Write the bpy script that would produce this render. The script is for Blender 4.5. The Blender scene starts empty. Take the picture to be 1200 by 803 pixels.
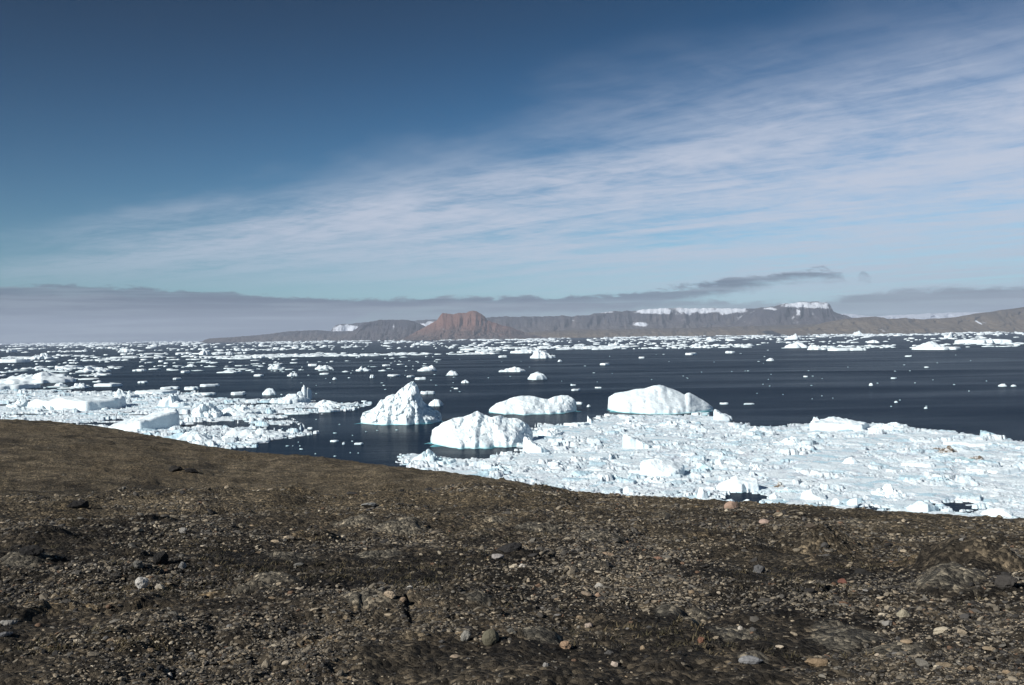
import bpy, math, random
import numpy as np
from mathutils import Matrix, Vector, Euler

rng = np.random.default_rng(7)
random.seed(7)
scene = bpy.context.scene
COL = scene.collection
R = math.radians

# ------------------------------------------------------------------ camera
H = 40.0                       # eye height above the sea
FPX = 1200 * 35.0 / 36.0       # focal length in photo pixels
PITCH = math.atan((401.5 - 393.5) / FPX)
ROLL = R(0.80)
_f = Vector((0, math.cos(PITCH), -math.sin(PITCH)))
_r0 = Vector((1, 0, 0))
_u0 = _r0.cross(_f)
_R = _r0 * math.cos(ROLL) - _u0 * math.sin(ROLL)
_U = _r0 * math.sin(ROLL) + _u0 * math.cos(ROLL)
cam_data = bpy.data.cameras.new('camera')
cam = bpy.data.objects.new('camera', cam_data)
COL.objects.link(cam)
m = Matrix((( _R.x, _U.x, -_f.x, 0), (_R.y, _U.y, -_f.y, 0), (_R.z, _U.z, -_f.z, H), (0, 0, 0, 1)))
cam.matrix_world = m
cam_data.lens = 35.0
cam_data.sensor_width = 36.0
cam_data.clip_start = 0.1
cam_data.clip_end = 200000
scene.camera = cam


def ray(px, py):
    """direction of a photo pixel, scaled so that its horizontal length is 1; returns (sin az, cos az, tan elevation)"""
    a, b = (px - 600) / FPX, -(py - 401.5) / FPX
    d = _f + _R * a + _U * b
    L = math.hypot(d.x, d.y)
    return d.x / L, d.y / L, d.z / L


def horizon(px):
    return 393.5 - (px - 600) * math.tan(ROLL)


def on_sea(px, py):
    sx, cy, t = ray(px, py)
    d = -H / min(t, -0.0012)
    return sx * d, cy * d, d


# ------------------------------------------------------------------ noise
_P = np.random.default_rng(3).permutation(1024)
_P = np.concatenate([_P, _P, _P]).astype(np.int64)
_G2 = np.stack([np.cos(np.arange(1024) * 2.399963), np.sin(np.arange(1024) * 2.399963)], 1)
_g3 = np.random.default_rng(5).normal(size=(1024, 3))
_G3 = _g3 / np.linalg.norm(_g3, axis=1, keepdims=True)
_RV = np.random.default_rng(9).random((1024, 4))


def _fade(t):
    return t * t * t * (t * (t * 6 - 15) + 10)


def noise2(x, y):
    xi, yi = np.floor(x).astype(np.int64), np.floor(y).astype(np.int64)
    xf, yf = x - xi, y - yi
    xi &= 1023; yi &= 1023
    u, v = _fade(xf), _fade(yf)

    def g(ix, iy, dx, dy):
        q = _G2[_P[_P[(xi + ix) & 1023] + ((yi + iy) & 1023)]]
        return q[..., 0] * dx + q[..., 1] * dy
    a = g(0, 0, xf, yf); b = g(1, 0, xf - 1, yf); c = g(0, 1, xf, yf - 1); d = g(1, 1, xf - 1, yf - 1)
    return 1.4 * ((a * (1 - u) + b * u) * (1 - v) + (c * (1 - u) + d * u) * v)


def noise3(x, y, z):
    xi, yi, zi = (np.floor(q).astype(np.int64) for q in (x, y, z))
    xf, yf, zf = x - xi, y - yi, z - zi
    u, v, w = _fade(xf), _fade(yf), _fade(zf)

    def g(ix, iy, iz):
        q = _G3[_P[_P[_P[(xi + ix) & 1023] + ((yi + iy) & 1023)] + ((zi + iz) & 1023)]]
        return q[..., 0] * (xf - ix) + q[..., 1] * (yf - iy) + q[..., 2] * (zf - iz)
    l = lambda a, b, t: a + (b - a) * t
    return 1.5 * l(l(l(g(0, 0, 0), g(1, 0, 0), u), l(g(0, 1, 0), g(1, 1, 0), u), v),
                   l(l(g(0, 0, 1), g(1, 0, 1), u), l(g(0, 1, 1), g(1, 1, 1), u), v), w)


def fbm2(x, y, oct=5, gain=0.5, lac=2.03):
    s, a = 0.0, 1.0
    for i in range(oct):
        s = s + a * noise2(x + 17.3 * i, y - 9.1 * i)
        x, y, a = x * lac, y * lac, a * gain
    return s


def fbm3(x, y, z, oct=4, gain=0.5):
    s, a = 0.0, 1.0
    for i in range(oct):
        s = s + a * noise3(x + 13.7 * i, y - 7.7 * i, z + 3.1 * i)
        x, y, z, a = x * 2.03, y * 2.03, z * 2.03, a * gain
    return s


def ridged3(x, y, z, oct=4):
    s, a = 0.0, 1.0
    for i in range(oct):
        s = s + a * (1 - 2 * np.abs(noise3(x + 5.1 * i, y + 2.2 * i, z - 4.4 * i)))
        x, y, z, a = x * 2.1, y * 2.1, z * 2.1, a * 0.5
    return s


def worley2(x, y):
    """F1, F2 and four random numbers of the nearest cell"""
    xi, yi = np.floor(x).astype(np.int64), np.floor(y).astype(np.int64)
    f1 = np.full(x.shape, 9.0); f2 = np.full(x.shape, 9.0)
    cid = np.zeros(x.shape, np.int64)
    cx = np.zeros(x.shape); cy = np.zeros(x.shape)
    for ix in (-1, 0, 1):
        for iy in (-1, 0, 1):
            h = _P[_P[(xi + ix) & 1023] + ((yi + iy) & 1023)]
            px = xi + ix + 0.1 + 0.8 * _RV[h, 0]; py = yi + iy + 0.1 + 0.8 * _RV[h, 1]
            d = np.hypot(px - x, py - y)
            near = d < f1
            f2 = np.where(near, f1, np.minimum(f2, d))
            cid = np.where(near, h, cid)
            cx = np.where(near, px, cx); cy = np.where(near, py, cy)
            f1 = np.where(near, d, f1)
    return f1, f2, _RV[(cid * 7 + 3) & 1023], x - cx, y - cy


def sstep(a, b, x):
    t = np.clip((x - a) / (b - a), 0, 1)
    return t * t * (3 - 2 * t)


# ------------------------------------------------------------------ meshes
def mesh_np(name, V, faces, color=None, extra=None, smooth=True):
    """faces: one (n,k) array or a list of them"""
    if not isinstance(faces, list):
        faces = [faces]
    me = bpy.data.meshes.new(name)
    V = np.ascontiguousarray(V, np.float32)
    me.vertices.add(len(V))
    me.vertices.foreach_set('co', V.ravel())
    loops = np.concatenate([f.ravel() for f in faces]).astype(np.int32)
    tot = np.concatenate([np.full(len(f), f.shape[1], np.int32) for f in faces])
    start = np.concatenate([[0], np.cumsum(tot)[:-1]]).astype(np.int32)
    me.loops.add(len(loops)); me.loops.foreach_set('vertex_index', loops)
    me.polygons.add(len(tot))
    me.polygons.foreach_set('loop_start', start); me.polygons.foreach_set('loop_total', tot)
    me.polygons.foreach_set('use_smooth', np.full(len(tot), smooth, bool))
    me.update(calc_edges=True)
    if color is not None:
        a = me.color_attributes.new('tint', 'FLOAT_COLOR', 'POINT')
        c = np.ones((len(V), 4), np.float32); c[:, :3] = color
        a.data.foreach_set('color', c.ravel())
    for k, v in (extra or {}).items():
        a = me.attributes.new(k, 'FLOAT', 'POINT')
        a.data.foreach_set('value', np.ascontiguousarray(v, np.float32))
    me.validate()
    return me


def grid_faces(nu, nv, wrap=False):
    i = np.arange(nu if wrap else nu - 1)[:, None]; j = np.arange(nv - 1)[None, :]
    i2 = (i + 1) % nu
    return np.stack([i * nv + j + 0 * i, i2 * nv + j, i2 * nv + j + 1, i * nv + j + 1], -1).reshape(-1, 4)


def link(name, me, mat=None, parent=None, loc=None, rotz=0.0):
    o = bpy.data.objects.new(name, me)
    COL.objects.link(o)
    if me is not None and mat is not None and not me.materials:
        me.materials.append(mat)
    if parent is not None:
        o.parent = parent
    if loc is not None:
        o.location = loc
    if rotz:
        o.rotation_euler = (0, 0, rotz)
    return o


def tag(o, label=None, cat=None, group=None, kind=None):
    if label: o['label'] = label
    if cat: o['category'] = cat
    if group: o['group'] = group
    if kind: o['kind'] = kind
    return o


# ------------------------------------------------------------------ materials
class NT:
    def __init__(self, tree):
        self.t = tree; self.n = tree.nodes; self.l = tree.links

    def new(self, typ, **kw):
        nd = self.n.new(typ)
        for k, v in kw.items():
            setattr(nd, k, v)
        return nd

    def put(self, sock, v):
        if v is None:
            return
        if isinstance(v, (int, float)):
            sock.default_value = v
        elif isinstance(v, (tuple, list)):
            sock.default_value = tuple(v) if len(v) == len(sock.default_value) else tuple(v) + (1.0,)
        else:
            self.l.new(v, sock)

    def math(self, op, a, b=None, c=None, clamp=False):
        nd = self.new('ShaderNodeMath', operation=op, use_clamp=clamp)
        for s, v in zip(nd.inputs, (a, b, c)):
            self.put(s, v)
        return nd.outputs[0]

    def ss(self, x, a, b):
        nd = self.new('ShaderNodeMapRange', interpolation_type='SMOOTHSTEP')
        self.put(nd.inputs['Value'], x); self.put(nd.inputs['From Min'], a); self.put(nd.inputs['From Max'], b)
        return nd.outputs['Result']

    def lin(self, x, a, b, c, d, clamp=True):
        nd = self.new('ShaderNodeMapRange', clamp=clamp)
        for s, v in zip(('Value', 'From Min', 'From Max', 'To Min', 'To Max'), (x, a, b, c, d)):
            self.put(nd.inputs[s], v)
        return nd.outputs['Result']

    def mix(self, f, a, b):
        nd = self.new('ShaderNodeMix', data_type='RGBA')
        self.put(nd.inputs[0], f); self.put(nd.inputs[6], a); self.put(nd.inputs[7], b)
        return nd.outputs[2]

    def mul(self, a, b):
        nd = self.new('ShaderNodeMix', data_type='RGBA', blend_type='MULTIPLY')
        nd.inputs[0].default_value = 1.0
        self.put(nd.inputs[6], a); self.put(nd.inputs[7], b)
        return nd.outputs[2]

    def noise(self, vec, scale, detail=4, rough=0.5, dist=0.0, out='Fac'):
        nd = self.new('ShaderNodeTexNoise')
        self.put(nd.inputs['Vector'], vec)
        nd.inputs['Scale'].default_value = scale; nd.inputs['Detail'].default_value = detail
        nd.inputs['Roughness'].default_value = rough; nd.inputs['Distortion'].default_value = dist
        return nd.outputs[out]

    def voronoi(self, vec, scale, feature='F1', out='Distance', rnd=1.0):
        nd = self.new('ShaderNodeTexVoronoi', feature=feature)
        self.put(nd.inputs['Vector'], vec)
        nd.inputs['Scale'].default_value = scale; nd.inputs['Randomness'].default_value = rnd
        return nd.outputs[out]

    def vec(self, x, y, z):
        nd = self.new('ShaderNodeCombineXYZ')
        for s, v in zip(nd.inputs, (x, y, z)):
            self.put(s, v)
        return nd.outputs[0]

    def scale(self, v, s):
        nd = self.new('ShaderNodeVectorMath', operation='MULTIPLY')
        self.put(nd.inputs[0], v); nd.inputs[1].default_value = s
        return nd.outputs[0]

    def bump(self, h, strength, dist, normal=None):
        nd = self.new('ShaderNodeBump')
        self.put(nd.inputs['Height'], h); nd.inputs['Strength'].default_value = strength
        nd.inputs['Distance'].default_value = dist
        if normal is not None:
            self.put(nd.inputs['Normal'], normal)
        return nd.outputs[0]

    def attr(self, name, out='Fac'):
        nd = self.new('ShaderNodeAttribute', attribute_name=name)
        return nd.outputs[out]

    def pos(self):
        return self.new('ShaderNodeNewGeometry').outputs['Position']

    def obj(self):
        return self.new('ShaderNodeTexCoord').outputs['Object']

    def rand(self):
        return self.new('ShaderNodeObjectInfo').outputs['Random']


def material(name):
    mat = bpy.data.materials.new(name)
    mat.use_nodes = True
    k = NT(mat.node_tree)
    b = k.n['Principled BSDF']
    return mat, k, b


def ice_material(name, base, deep, deep_amount, fleck, wash=0.9, bump=0.35, bscale=1.6):
    """glacier ice: white weathered snow crust, bluish bare ice where a noise (its own patches) says so, turquoise wash line just above the sea"""
    mat, k, b = material(name)
    p = k.pos()
    n1 = k.noise(p, 0.22, 5, 0.6, 0.4)
    n2 = k.noise(p, 1.3, 6, 0.62)
    bare = k.math('MULTIPLY', k.ss(n1, 0.54, 0.72), deep_amount)
    c = k.mix(bare, base, deep)
    c = k.mix(k.math('MULTIPLY', k.ss(n2, 0.52, 0.75), fleck), c, (0.62, 0.76, 0.84))
    sep = k.new('ShaderNodeSeparateXYZ'); k.put(sep.inputs[0], p)
    zz = k.math('ADD', sep.outputs[2], k.math('MULTIPLY', k.math('SUBTRACT', n2, 0.5), 0.8 * wash))
    line = k.ss(zz, wash, wash * 0.25)
    c = k.mix(k.math('MULTIPLY', line, 0.6), c, (0.34, 0.68, 0.74))
    k.put(b.inputs['Base Color'], c)
    b.inputs['Roughness'].default_value = 0.6
    b.inputs['Specular IOR Level'].default_value = 0.25
    h = k.math('ADD', k.noise(p, bscale, 6, 0.65), k.math('MULTIPLY', k.voronoi(p, bscale * 0.8), 0.5))
    k.put(b.inputs['Normal'], k.bump(h, bump, 0.5))
    return mat


M_BERG = ice_material('weathered_berg_ice', (0.77, 0.86, 0.89), (0.50, 0.74, 0.83), 0.35, 0.25, 0.9, 0.35, 1.1)
M_FLOE = ice_material('snowy_floe_ice', (0.78, 0.87, 0.90), (0.50, 0.72, 0.81), 0.5, 0.35, 0.2, 0.35, 1.5)
M_FAR = ice_material('distant_floe_ice', (0.78, 0.86, 0.89), (0.58, 0.74, 0.80), 0.35, 0.2, 0.35, 0.3, 0.25)
M_TURQ = ice_material('turquoise_bare_ice', (0.70, 0.84, 0.88), (0.36, 0.68, 0.76), 0.9, 0.2, 0.6, 0.4, 1.5)

mat, k, b = material('dirty_ice')
p = k.pos()
c = k.mix(k.ss(k.noise(p, 0.9, 5, 0.6), 0.42, 0.6), (0.13, 0.10, 0.07), (0.55, 0.56, 0.55))
k.put(b.inputs['Base Color'], c); b.inputs['Roughness'].default_value = 0.9
k.put(b.inputs['Normal'], k.bump(k.noise(p, 2.0, 5), 0.6, 0.5))
M_DIRTY = mat

mat, k, b = material('drowned_ice_ledge')
p = k.pos()
k.put(b.inputs['Base Color'], k.mix(k.noise(p, 0.5, 4), (0.03, 0.13, 0.17), (0.16, 0.44, 0.48)))
b.inputs['Roughness'].default_value = 0.15
M_FOOT = mat

# brash: crack attribute = slush between the pieces
mat, k, b = material('brash_ice')
p = k.pos()
crk = k.attr('crack')
tone = k.attr('tone')
n = k.noise(p, 0.7, 6, 0.65)
white = k.mix(tone, (0.82, 0.91, 0.94), (0.52, 0.72, 0.81))
slush = k.mix(k.ss(n, 0.35, 0.6), (0.22, 0.27, 0.34), (0.70, 0.74, 0.80))
c = k.mix(k.math('MULTIPLY', crk, 0.78), white, slush)
big = k.noise(p, 0.045, 5, 0.6)
c = k.mix(k.math('MULTIPLY', k.ss(big, 0.50, 0.72), 0.3), c, (0.60, 0.64, 0.72))
c = k.mix(k.math('MULTIPLY', k.ss(k.noise(k.scale(p, (1, 1, 0)), 0.31, 5, 0.6), 0.62, 0.74), 0.5), c, (0.44, 0.68, 0.75))
c = k.mix(k.ss(k.noise(k.scale(p, (0.6, 1.2, 0)), 0.21, 6, 0.7), 0.735, 0.79), c, (0.20, 0.16, 0.13))
k.put(b.inputs['Base Color'], c)
b.inputs['Roughness'].default_value = 0.65; b.inputs['Specular IOR Level'].default_value = 0.2
k.put(b.inputs['Normal'], k.bump(k.noise(p, 1.6, 6, 0.7), 0.6, 0.5))
M_BRASH = mat

# sea
mat, k, b = material('sea_water')
p = k.pos()
sep = k.new('ShaderNodeSeparateXYZ'); k.put(sep.inputs[0], p)
deepc = k.mix(k.noise(p, 0.004, 4), (0.007, 0.017, 0.033), (0.010, 0.023, 0.043))
calm = k.noise(k.scale(p, (0.22, 1.0, 0)), 0.012, 6, 0.62, 0.6)
w1 = k.noise(k.scale(p, (0.5, 1.0, 0)), 0.9, 4, 0.6)
w2 = k.noise(k.scale(p, (0.6, 1.0, 0)), 3.5, 3, 0.55)
w3 = k.noise(k.scale(p, (0.4, 1.0, 0)), 0.16, 3, 0.5)
hh = k.math('ADD', k.math('ADD', k.math('MULTIPLY', w1, 0.5), k.math('MULTIPLY', w2, 0.12)), k.math('MULTIPLY', w3, 1.2))
bn = k.new('ShaderNodeBump'); k.put(bn.inputs['Height'], hh); bn.inputs['Distance'].default_value = 1.0
k.put(bn.inputs['Strength'], k.lin(calm, 0.38, 0.62, 0.20, 0.7))
dif = k.new('ShaderNodeBsdfDiffuse'); k.put(dif.inputs['Color'], deepc)
glo = k.new('ShaderNodeBsdfGlossy'); k.put(glo.inputs['Roughness'], k.lin(calm, 0.35, 0.65, 0.12, 0.25)); k.put(glo.inputs['Normal'], bn.outputs[0])
# wave facets hide one another at low angles: a ruffled sea reflects far less than a mirror there
lw = k.new('ShaderNodeLayerWeight'); lw.inputs['Blend'].default_value = 0.5
fr = k.math('POWER', lw.outputs['Facing'], 6.0)
refl = k.math('ADD', 0.02, k.math('MULTIPLY', fr, k.lin(calm, 0.34, 0.66, 0.28, 0.08)))
mx = k.new('ShaderNodeMixShader'); k.put(mx.inputs[0], refl); k.l.new(dif.outputs[0], mx.inputs[1]); k.l.new(glo.outputs[0], mx.inputs[2])
k.l.new(mx.outputs[0], k.n['Material Output'].inputs['Surface'])
k.n.remove(b)
M_SEA = mat

# tundra
mat, k, b = material('tundra_soil')
p = k.pos()
near = k.attr('near')                      # 1 = stony ground by the viewer, 0 = smoother far slope (its own cover, not light)
n_big = k.noise(p, 0.16, 5, 0.6, 0.5)
n_mid = k.noise(p, 0.8, 6, 0.62, 0.3)
n_fine = k.noise(p, 7.0, 6, 0.7)
n_vf = k.noise(p, 38.0, 4, 0.7)
n_con = k.ss(n_mid, 0.33, 0.67)
crust = k.mix(n_con, (0.032, 0.030, 0.028), (0.140, 0.124, 0.100))
heath = k.mix(n_con, (0.088, 0.077, 0.058), (0.235, 0.205, 0.155))
c = k.mix(near, heath, crust)
c = k.mix(k.math('MULTIPLY', k.ss(n_big, 0.50, 0.66), 0.8), c, k.mix(n_fine, (0.10, 0.085, 0.062), (0.19, 0.162, 0.118)))
c = k.mix(k.math('MULTIPLY', k.ss(n_big, 0.46, 0.36), 0.6), c, (0.028, 0.027, 0.026))
slab = k.attr('slab')
c = k.mix(slab, c, k.mix(n_fine, (0.17, 0.165, 0.148), (0.31, 0.30, 0.265)))
buff = k.attr('buff')
c = k.mix(buff, c, k.mix(n_fine, (0.16, 0.125, 0.078), (0.34, 0.28, 0.19)))
vc = k.new('ShaderNodeTexVoronoi', feature='F1'); k.put(vc.inputs['Vector'], p); vc.inputs['Scale'].default_value = 26.0
sepc = k.new('ShaderNodeSeparateColor'); k.put(sepc.inputs[0], vc.outputs['Color'])
chip = k.mix(k.math('POWER', sepc.outputs[0], 2.5), (0.35, 0.34, 0.33), (2.1, 1.95, 1.7))
c = k.mul(c, k.mix(0.85, (1, 1, 1), chip))
vc2 = k.new('ShaderNodeTexVoronoi', feature='F1'); k.put(vc2.inputs['Vector'], p); vc2.inputs['Scale'].default_value = 9.0
sepd = k.new('ShaderNodeSeparateColor'); k.put(sepd.inputs[0], vc2.outputs['Color'])
chip2 = k.mix(k.math('POWER', sepd.outputs[0], 2.5), (0.55, 0.55, 0.55), (1.7, 1.6, 1.45))
c = k.mul(c, k.mix(0.8, (1, 1, 1), chip2))
k.put(b.inputs['Base Color'], c)
b.inputs['Roughness'].default_value = 0.95; b.inputs['Specular IOR Level'].default_value = 0.15
hb = k.math('ADD', k.math('MULTIPLY', n_fine, 1.0), k.math('MULTIPLY', vc.outputs['Distance'], -0.55))
hb = k.math('ADD', hb, k.math('MULTIPLY', n_vf, 0.35))
hb = k.math('ADD', hb, k.math('MULTIPLY', vc2.outputs['Distance'], k.math('MULTIPLY', k.math('SUBTRACT', 1.0, slab), -0.4)))
hb = k.math('ADD', hb, k.math('MULTIPLY', k.noise(p, 17.0, 6, 0.75), 0.6))
k.put(b.inputs['Normal'], k.bump(hb, 0.9, 0.10))
M_SOIL = mat

mat, k, b = material('frost_split_rock')
p = k.obj()
pw = k.pos()
t = k.attr('tint', 'Color')
n = k.noise(pw, 22.0, 6, 0.7)
c = k.mul(t, k.mix(n, (0.55, 0.55, 0.55), (1.4, 1.4, 1.4)))
lich = k.ss(k.noise(pw, 14.0, 5, 0.6), 0.60, 0.68)
c = k.mix(k.math('MULTIPLY', lich, 0.35), c, (0.035, 0.034, 0.030))
k.put(b.inputs['Base Color'], c)
b.inputs['Roughness'].default_value = 0.9; b.inputs['Specular IOR Level'].default_value = 0.2
k.put(b.inputs['Normal'], k.bump(k.noise(pw, 40.0, 6, 0.7), 0.6, 0.02))
M_ROCK = mat


def hill_material(name, low, high, streak, snow_col=(0.66, 0.70, 0.76), r0=0.25, r1=0.75):
    mat, k, b = material(name)
    p = k.pos()
    n1 = k.noise(k.scale(p, (1, 1, 2.5)), 0.0016, 6, 0.62, 0.3)
    n2 = k.noise(k.scale(p, (1, 1, 0.25)), 0.012, 5, 0.65)
    n3 = k.noise(k.scale(p, (0.15, 0.15, 1.0)), 0.03, 4, 0.6)
    rel = k.attr('rel')
    c = k.mix(k.ss(k.math('ADD', rel, k.math('MULTIPLY', k.math('SUBTRACT', n1, 0.5), 0.8)), r0, r1), low, high)
    c = k.mix(k.math('MULTIPLY', k.ss(n2, 0.48, 0.68), 0.6), c, streak)
    c = k.mul(c, k.mix(n3, (0.6, 0.6, 0.6), (1.35, 1.35, 1.35)))
    sn = k.math('ADD', k.attr('snow'), k.math('ADD', k.math('MULTIPLY', k.math('SUBTRACT', n2, 0.5), 0.7), k.math('MULTIPLY', k.math('SUBTRACT', k.noise(k.scale(p, (1, 1, 1.6)), 0.0042, 4, 0.6), 0.5), 2.3)))
    c = k.mix(k.ss(sn, 0.36, 0.74), c, snow_col)
    k.put(b.inputs['Base Color'], c)
    b.inputs['Roughness'].default_value = 1.0; b.inputs['Specular IOR Level'].default_value = 0.0
    k.put(b.inputs['Normal'], k.bump(k.math('ADD', n2, n1), 0.7, 40.0))
    return mat


M_RED = hill_material('red_sandstone', (0.092, 0.075, 0.070), (0.165, 0.090, 0.070), (0.190, 0.112, 0.090), r0=0.05, r1=0.60)
M_DARK = hill_material('dark_basalt', (0.070, 0.063, 0.069), (0.050, 0.050, 0.064), (0.095, 0.086, 0.088))
M_PLATEAU = hill_material('plateau_rock', (0.086, 0.075, 0.074), (0.054, 0.053, 0.065), (0.115, 0.100, 0.092))
M_BROWN = hill_material('brown_shore_rock', (0.125, 0.098, 0.066), (0.085, 0.072, 0.060), (0.155, 0.125, 0.085))
M_ICECAP = hill_material('ice_cap_snow', (0.44, 0.48, 0.56), (0.52, 0.56, 0.63), (0.42, 0.46, 0.54))  # snow kept dull: shade from the clouds is put into its colour

# ------------------------------------------------------------------ sea sheet
SEA_R = 30000.0
rs = np.concatenate([[0.0], np.geomspace(30, SEA_R, 60)])
na = 96
th = np.linspace(0, 2 * np.pi, na, endpoint=False)
V = np.stack([rs[None, :] * np.cos(th)[:, None], rs[None, :] * np.sin(th)[:, None], np.zeros((na, len(rs)))], -1).reshape(-1, 3)
sea = link('sea', mesh_np('sea', V, grid_faces(na, len(rs), True)[:, ::-1]), M_SEA)
tag(sea, 'dark blue arctic sea scattered with drifting ice', 'sea', kind='structure')

# ------------------------------------------------------------------ terrain
# per photo column: silhouette y of the near stony rise, of the hillside behind it, and their distances
COLS = [  # px, y_near, d_near, y_far, d_far, shore
    (-900, 640, 22, 470, 120, 300), (-250, 592, 25, 480, 105, 240), (0, 586, 26, 491, 95, 215), (60, 585, 26, 493.5, 93, 210), (120, 584, 26, 500, 90, 205),
    (200, 583, 26, 514, 84, 195), (250, 582, 26.5, 524, 80, 188), (300, 583, 27, 530.5, 76, 182), (370, 585, 27, 534.5, 71, 174), (430, 584, 27, 543, 66, 166),
    (500, 580, 27, 550.5, 60, 158), (560, 577, 27, 557.5, 55, 150), (620, 577, 27.5, 566.5, 48, 142), (680, 578.5, 28, 576, 38, 134), (730, 580.5, 29, 581.5, 31, 128),
    (800, 584, 29, 586, 30, 124), (900, 589.5, 29, 591.5, 30, 120), (1000, 596, 29, 598, 30, 116), (1100, 602.5, 29, 604.5, 30, 114), (1200, 608, 29, 610, 30, 112),
    (1500, 640, 29, 643, 30, 110), (2600, 900, 25, 905, 26, 100)]
RD = np.concatenate([np.geomspace(0.4, 4.0, 24)[:-1], np.geomspace(4.0, 34.0, 330)[:-1], np.geomspace(34.0, 420.0, 190)])
AZ = np.concatenate([np.linspace(-180, -40, 46)[:-1], np.linspace(-40, 40, 760), np.linspace(40, 180, 46)[1:-1]])
azr = np.radians(AZ)


def col_profile(px, yn, dn, yf, df, shore):
    s, c, tn = ray(px, yn)
    _, _, tf = ray(px, yf)
    az = math.degrees(math.atan2(s, c))
    zf = H + df * tf; zn = H + dn * tn
    g = -1.68
    ds = [0, 5.3, 14, dn]
    t803 = ray(px, 806)[2]
    z5 = H + 5.3 * max(t803, -0.345) + 0.0
    zs = [H + g, z5, z5 + (zn - z5) * (14 - 5.3) / (dn - 5.3) + 0.12, zn]
    if df > dn + 6:
        w = min(1.0, (df - dn - 6) / 30)
        dm = dn + 9
        zdip = zn + (zf - zn) * 0.45 - 0.75 * w - 0.3
        ds += [dm, dm + 0.35 * (df - dm), df]
        zs += [zdip, zdip + (zf - zdip) * 0.30 - 0.1 * w, zf]
    else:
        ds += [df + 0.5]; zs += [H + (df + 0.5) * tf - 0.05]
    zl = zs[-1]; dl = ds[-1]
    ds += [dl + 0.22 * (shore - dl), shore, shore + 60, 900]
    zs += [zl - 0.28 * zl - 0.0 if False else zl - 0.20 * zl, -0.6, -8, -30]
    return az, np.interp(RD, ds, zs)


prof = [col_profile(*c) for c in COLS]
pa = np.array([p[0] for p in prof]); pz = np.stack([p[1] for p in prof])
pa = np.concatenate([[-181], pa, [181]]); edge = 0.5 * (pz[0] + pz[-1]); pz = np.concatenate([edge[None], pz, edge[None]])
Z = np.stack([np.interp(AZ, pa, pz[:, j]) for j in range(len(RD))], 1)


def smooth(A, n, axis):
    kx = np.hanning(2 * n + 3)[1:-1]; kx /= kx.sum()
    pad = [(0, 0)] * A.ndim; pad[axis] = (n, n)
    B = np.pad(A, pad, mode='edge')
    return np.apply_along_axis(lambda v: np.convolve(v, kx, 'valid'), axis, B)


Z = smooth(smooth(Z, 9, 1), 10, 0)
GX = RD[None, :] * np.sin(azr)[:, None]; GY = RD[None, :] * np.cos(azr)[:, None]
# target silhouette
sil_px = np.array([c[0] for c in COLS]); sil_y = np.array([min(c[1], c[3]) for c in COLS])
sil_az = np.array([math.degrees(math.atan2(*ray(p, y)[:2])) for p, y in zip(sil_px, sil_y)])
sil_t = np.array([ray(p, y)[2] for p, y in zip(sil_px, sil_y)])
crest_d = np.interp(AZ, sil_az, [c[4] for c in COLS])
for _ in range(3):
    tan = np.where(Z > 0.5, (Z - H) / RD[None, :], -9)[:, 60:].max(1)
    dt = smooth(np.interp(AZ, sil_az, sil_t) - tan, 6, 0)
    Z += dt[:, None] * RD[None, :] * sstep(12.0, 24.0, RD)[None, :] * sstep(300, 140, RD)[None, :]


def interp_grid(A, x, y):
    """bilinear lookup of a terrain grid at world points"""
    a = np.degrees(np.arctan2(x, y)); d = np.hypot(x, y)
    i = np.interp(a, AZ, np.arange(len(AZ))); j = np.interp(d, RD, np.arange(len(RD)))
    i0 = np.clip(i.astype(int), 0, len(AZ) - 2); j0 = np.clip(j.astype(int), 0, len(RD) - 2)
    fi, fj = i - i0, j - j0
    return (A[i0, j0] * (1 - fi) * (1 - fj) + A[i0 + 1, j0] * fi * (1 - fj) + A[i0, j0 + 1] * (1 - fi) * fj + A[i0 + 1, j0 + 1] * fi * fj)


def on_ground(px, py):
    s, c, t = ray(px, py)
    d = np.geomspace(3.5, 150, 4000)
    z = interp_grid(Z, s * d, c * d)
    hit = np.nonzero(H + t * d <= z)[0]
    q = d[hit[0]] if len(hit) else 60.0
    return s * q, c * q, q


# relief: rolling ground, hummocks, low bedrock slabs and gravel ridges
nearm = sstep(1.0, -1.0, (RD[None, :] - np.interp(AZ, sil_az, [c[2] for c in COLS])[:, None] - 2.0) / 2.5)
rel = 0.16 * fbm2(GX * 0.20, GY * 0.20, 4) * sstep(2, 9, RD)[None, :]
rel += 0.06 * fbm2(GX * 1.1 + 7, GY * 1.1, 5, 0.55) * (0.35 + 0.65 * nearm)
rel += 0.03 * np.abs(fbm2(GX * 3.1, GY * 3.1, 3)) * nearm
rel += (1 - nearm) * (0.10 * fbm2(GX * 0.5, GY * 0.5, 4) + 0.07 * np.maximum(fbm2(GX * 1.7, GY * 1.7, 3) - 0.25, 0) * 2) * sstep(200, 80, RD)[None, :]
_w1, _w2, _wr, _lx, _ly = worley2(GX * 1.5 + 0.35 * fbm2(GX * 1.3, GY * 1.3, 3), GY * 1.5 + 0.35 * fbm2(GX * 1.3 + 30, GY * 1.3, 3))
_pl = sstep(0.02, 0.16, _w2 - _w1) * (0.35 + 0.65 * (_wr[..., 0] > 0.45))
rel += nearm * (0.030 * _wr[..., 1] * _pl + 0.065 * ((_wr[..., 2] - 0.5) * _lx + (_wr[..., 3] - 0.35) * -_ly) * _pl)
_v1, _v2, _vr, _mx, _my = worley2(GX * 4.3 + 11, GY * 4.3 + 0.3 * fbm2(GX * 4, GY * 4, 2))
rel += nearm * (0.012 * _vr[..., 1] + 0.014 * ((_vr[..., 2] - 0.5) * _mx + (_vr[..., 3] - 0.4) * -_my)) * sstep(0.02, 0.2, _v2 - _v1) * sstep(26, 14, RD)[None, :]
SLAB = np.zeros_like(Z); BUFF = np.zeros_like(Z); DARK = np.zeros_like(Z)


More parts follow.
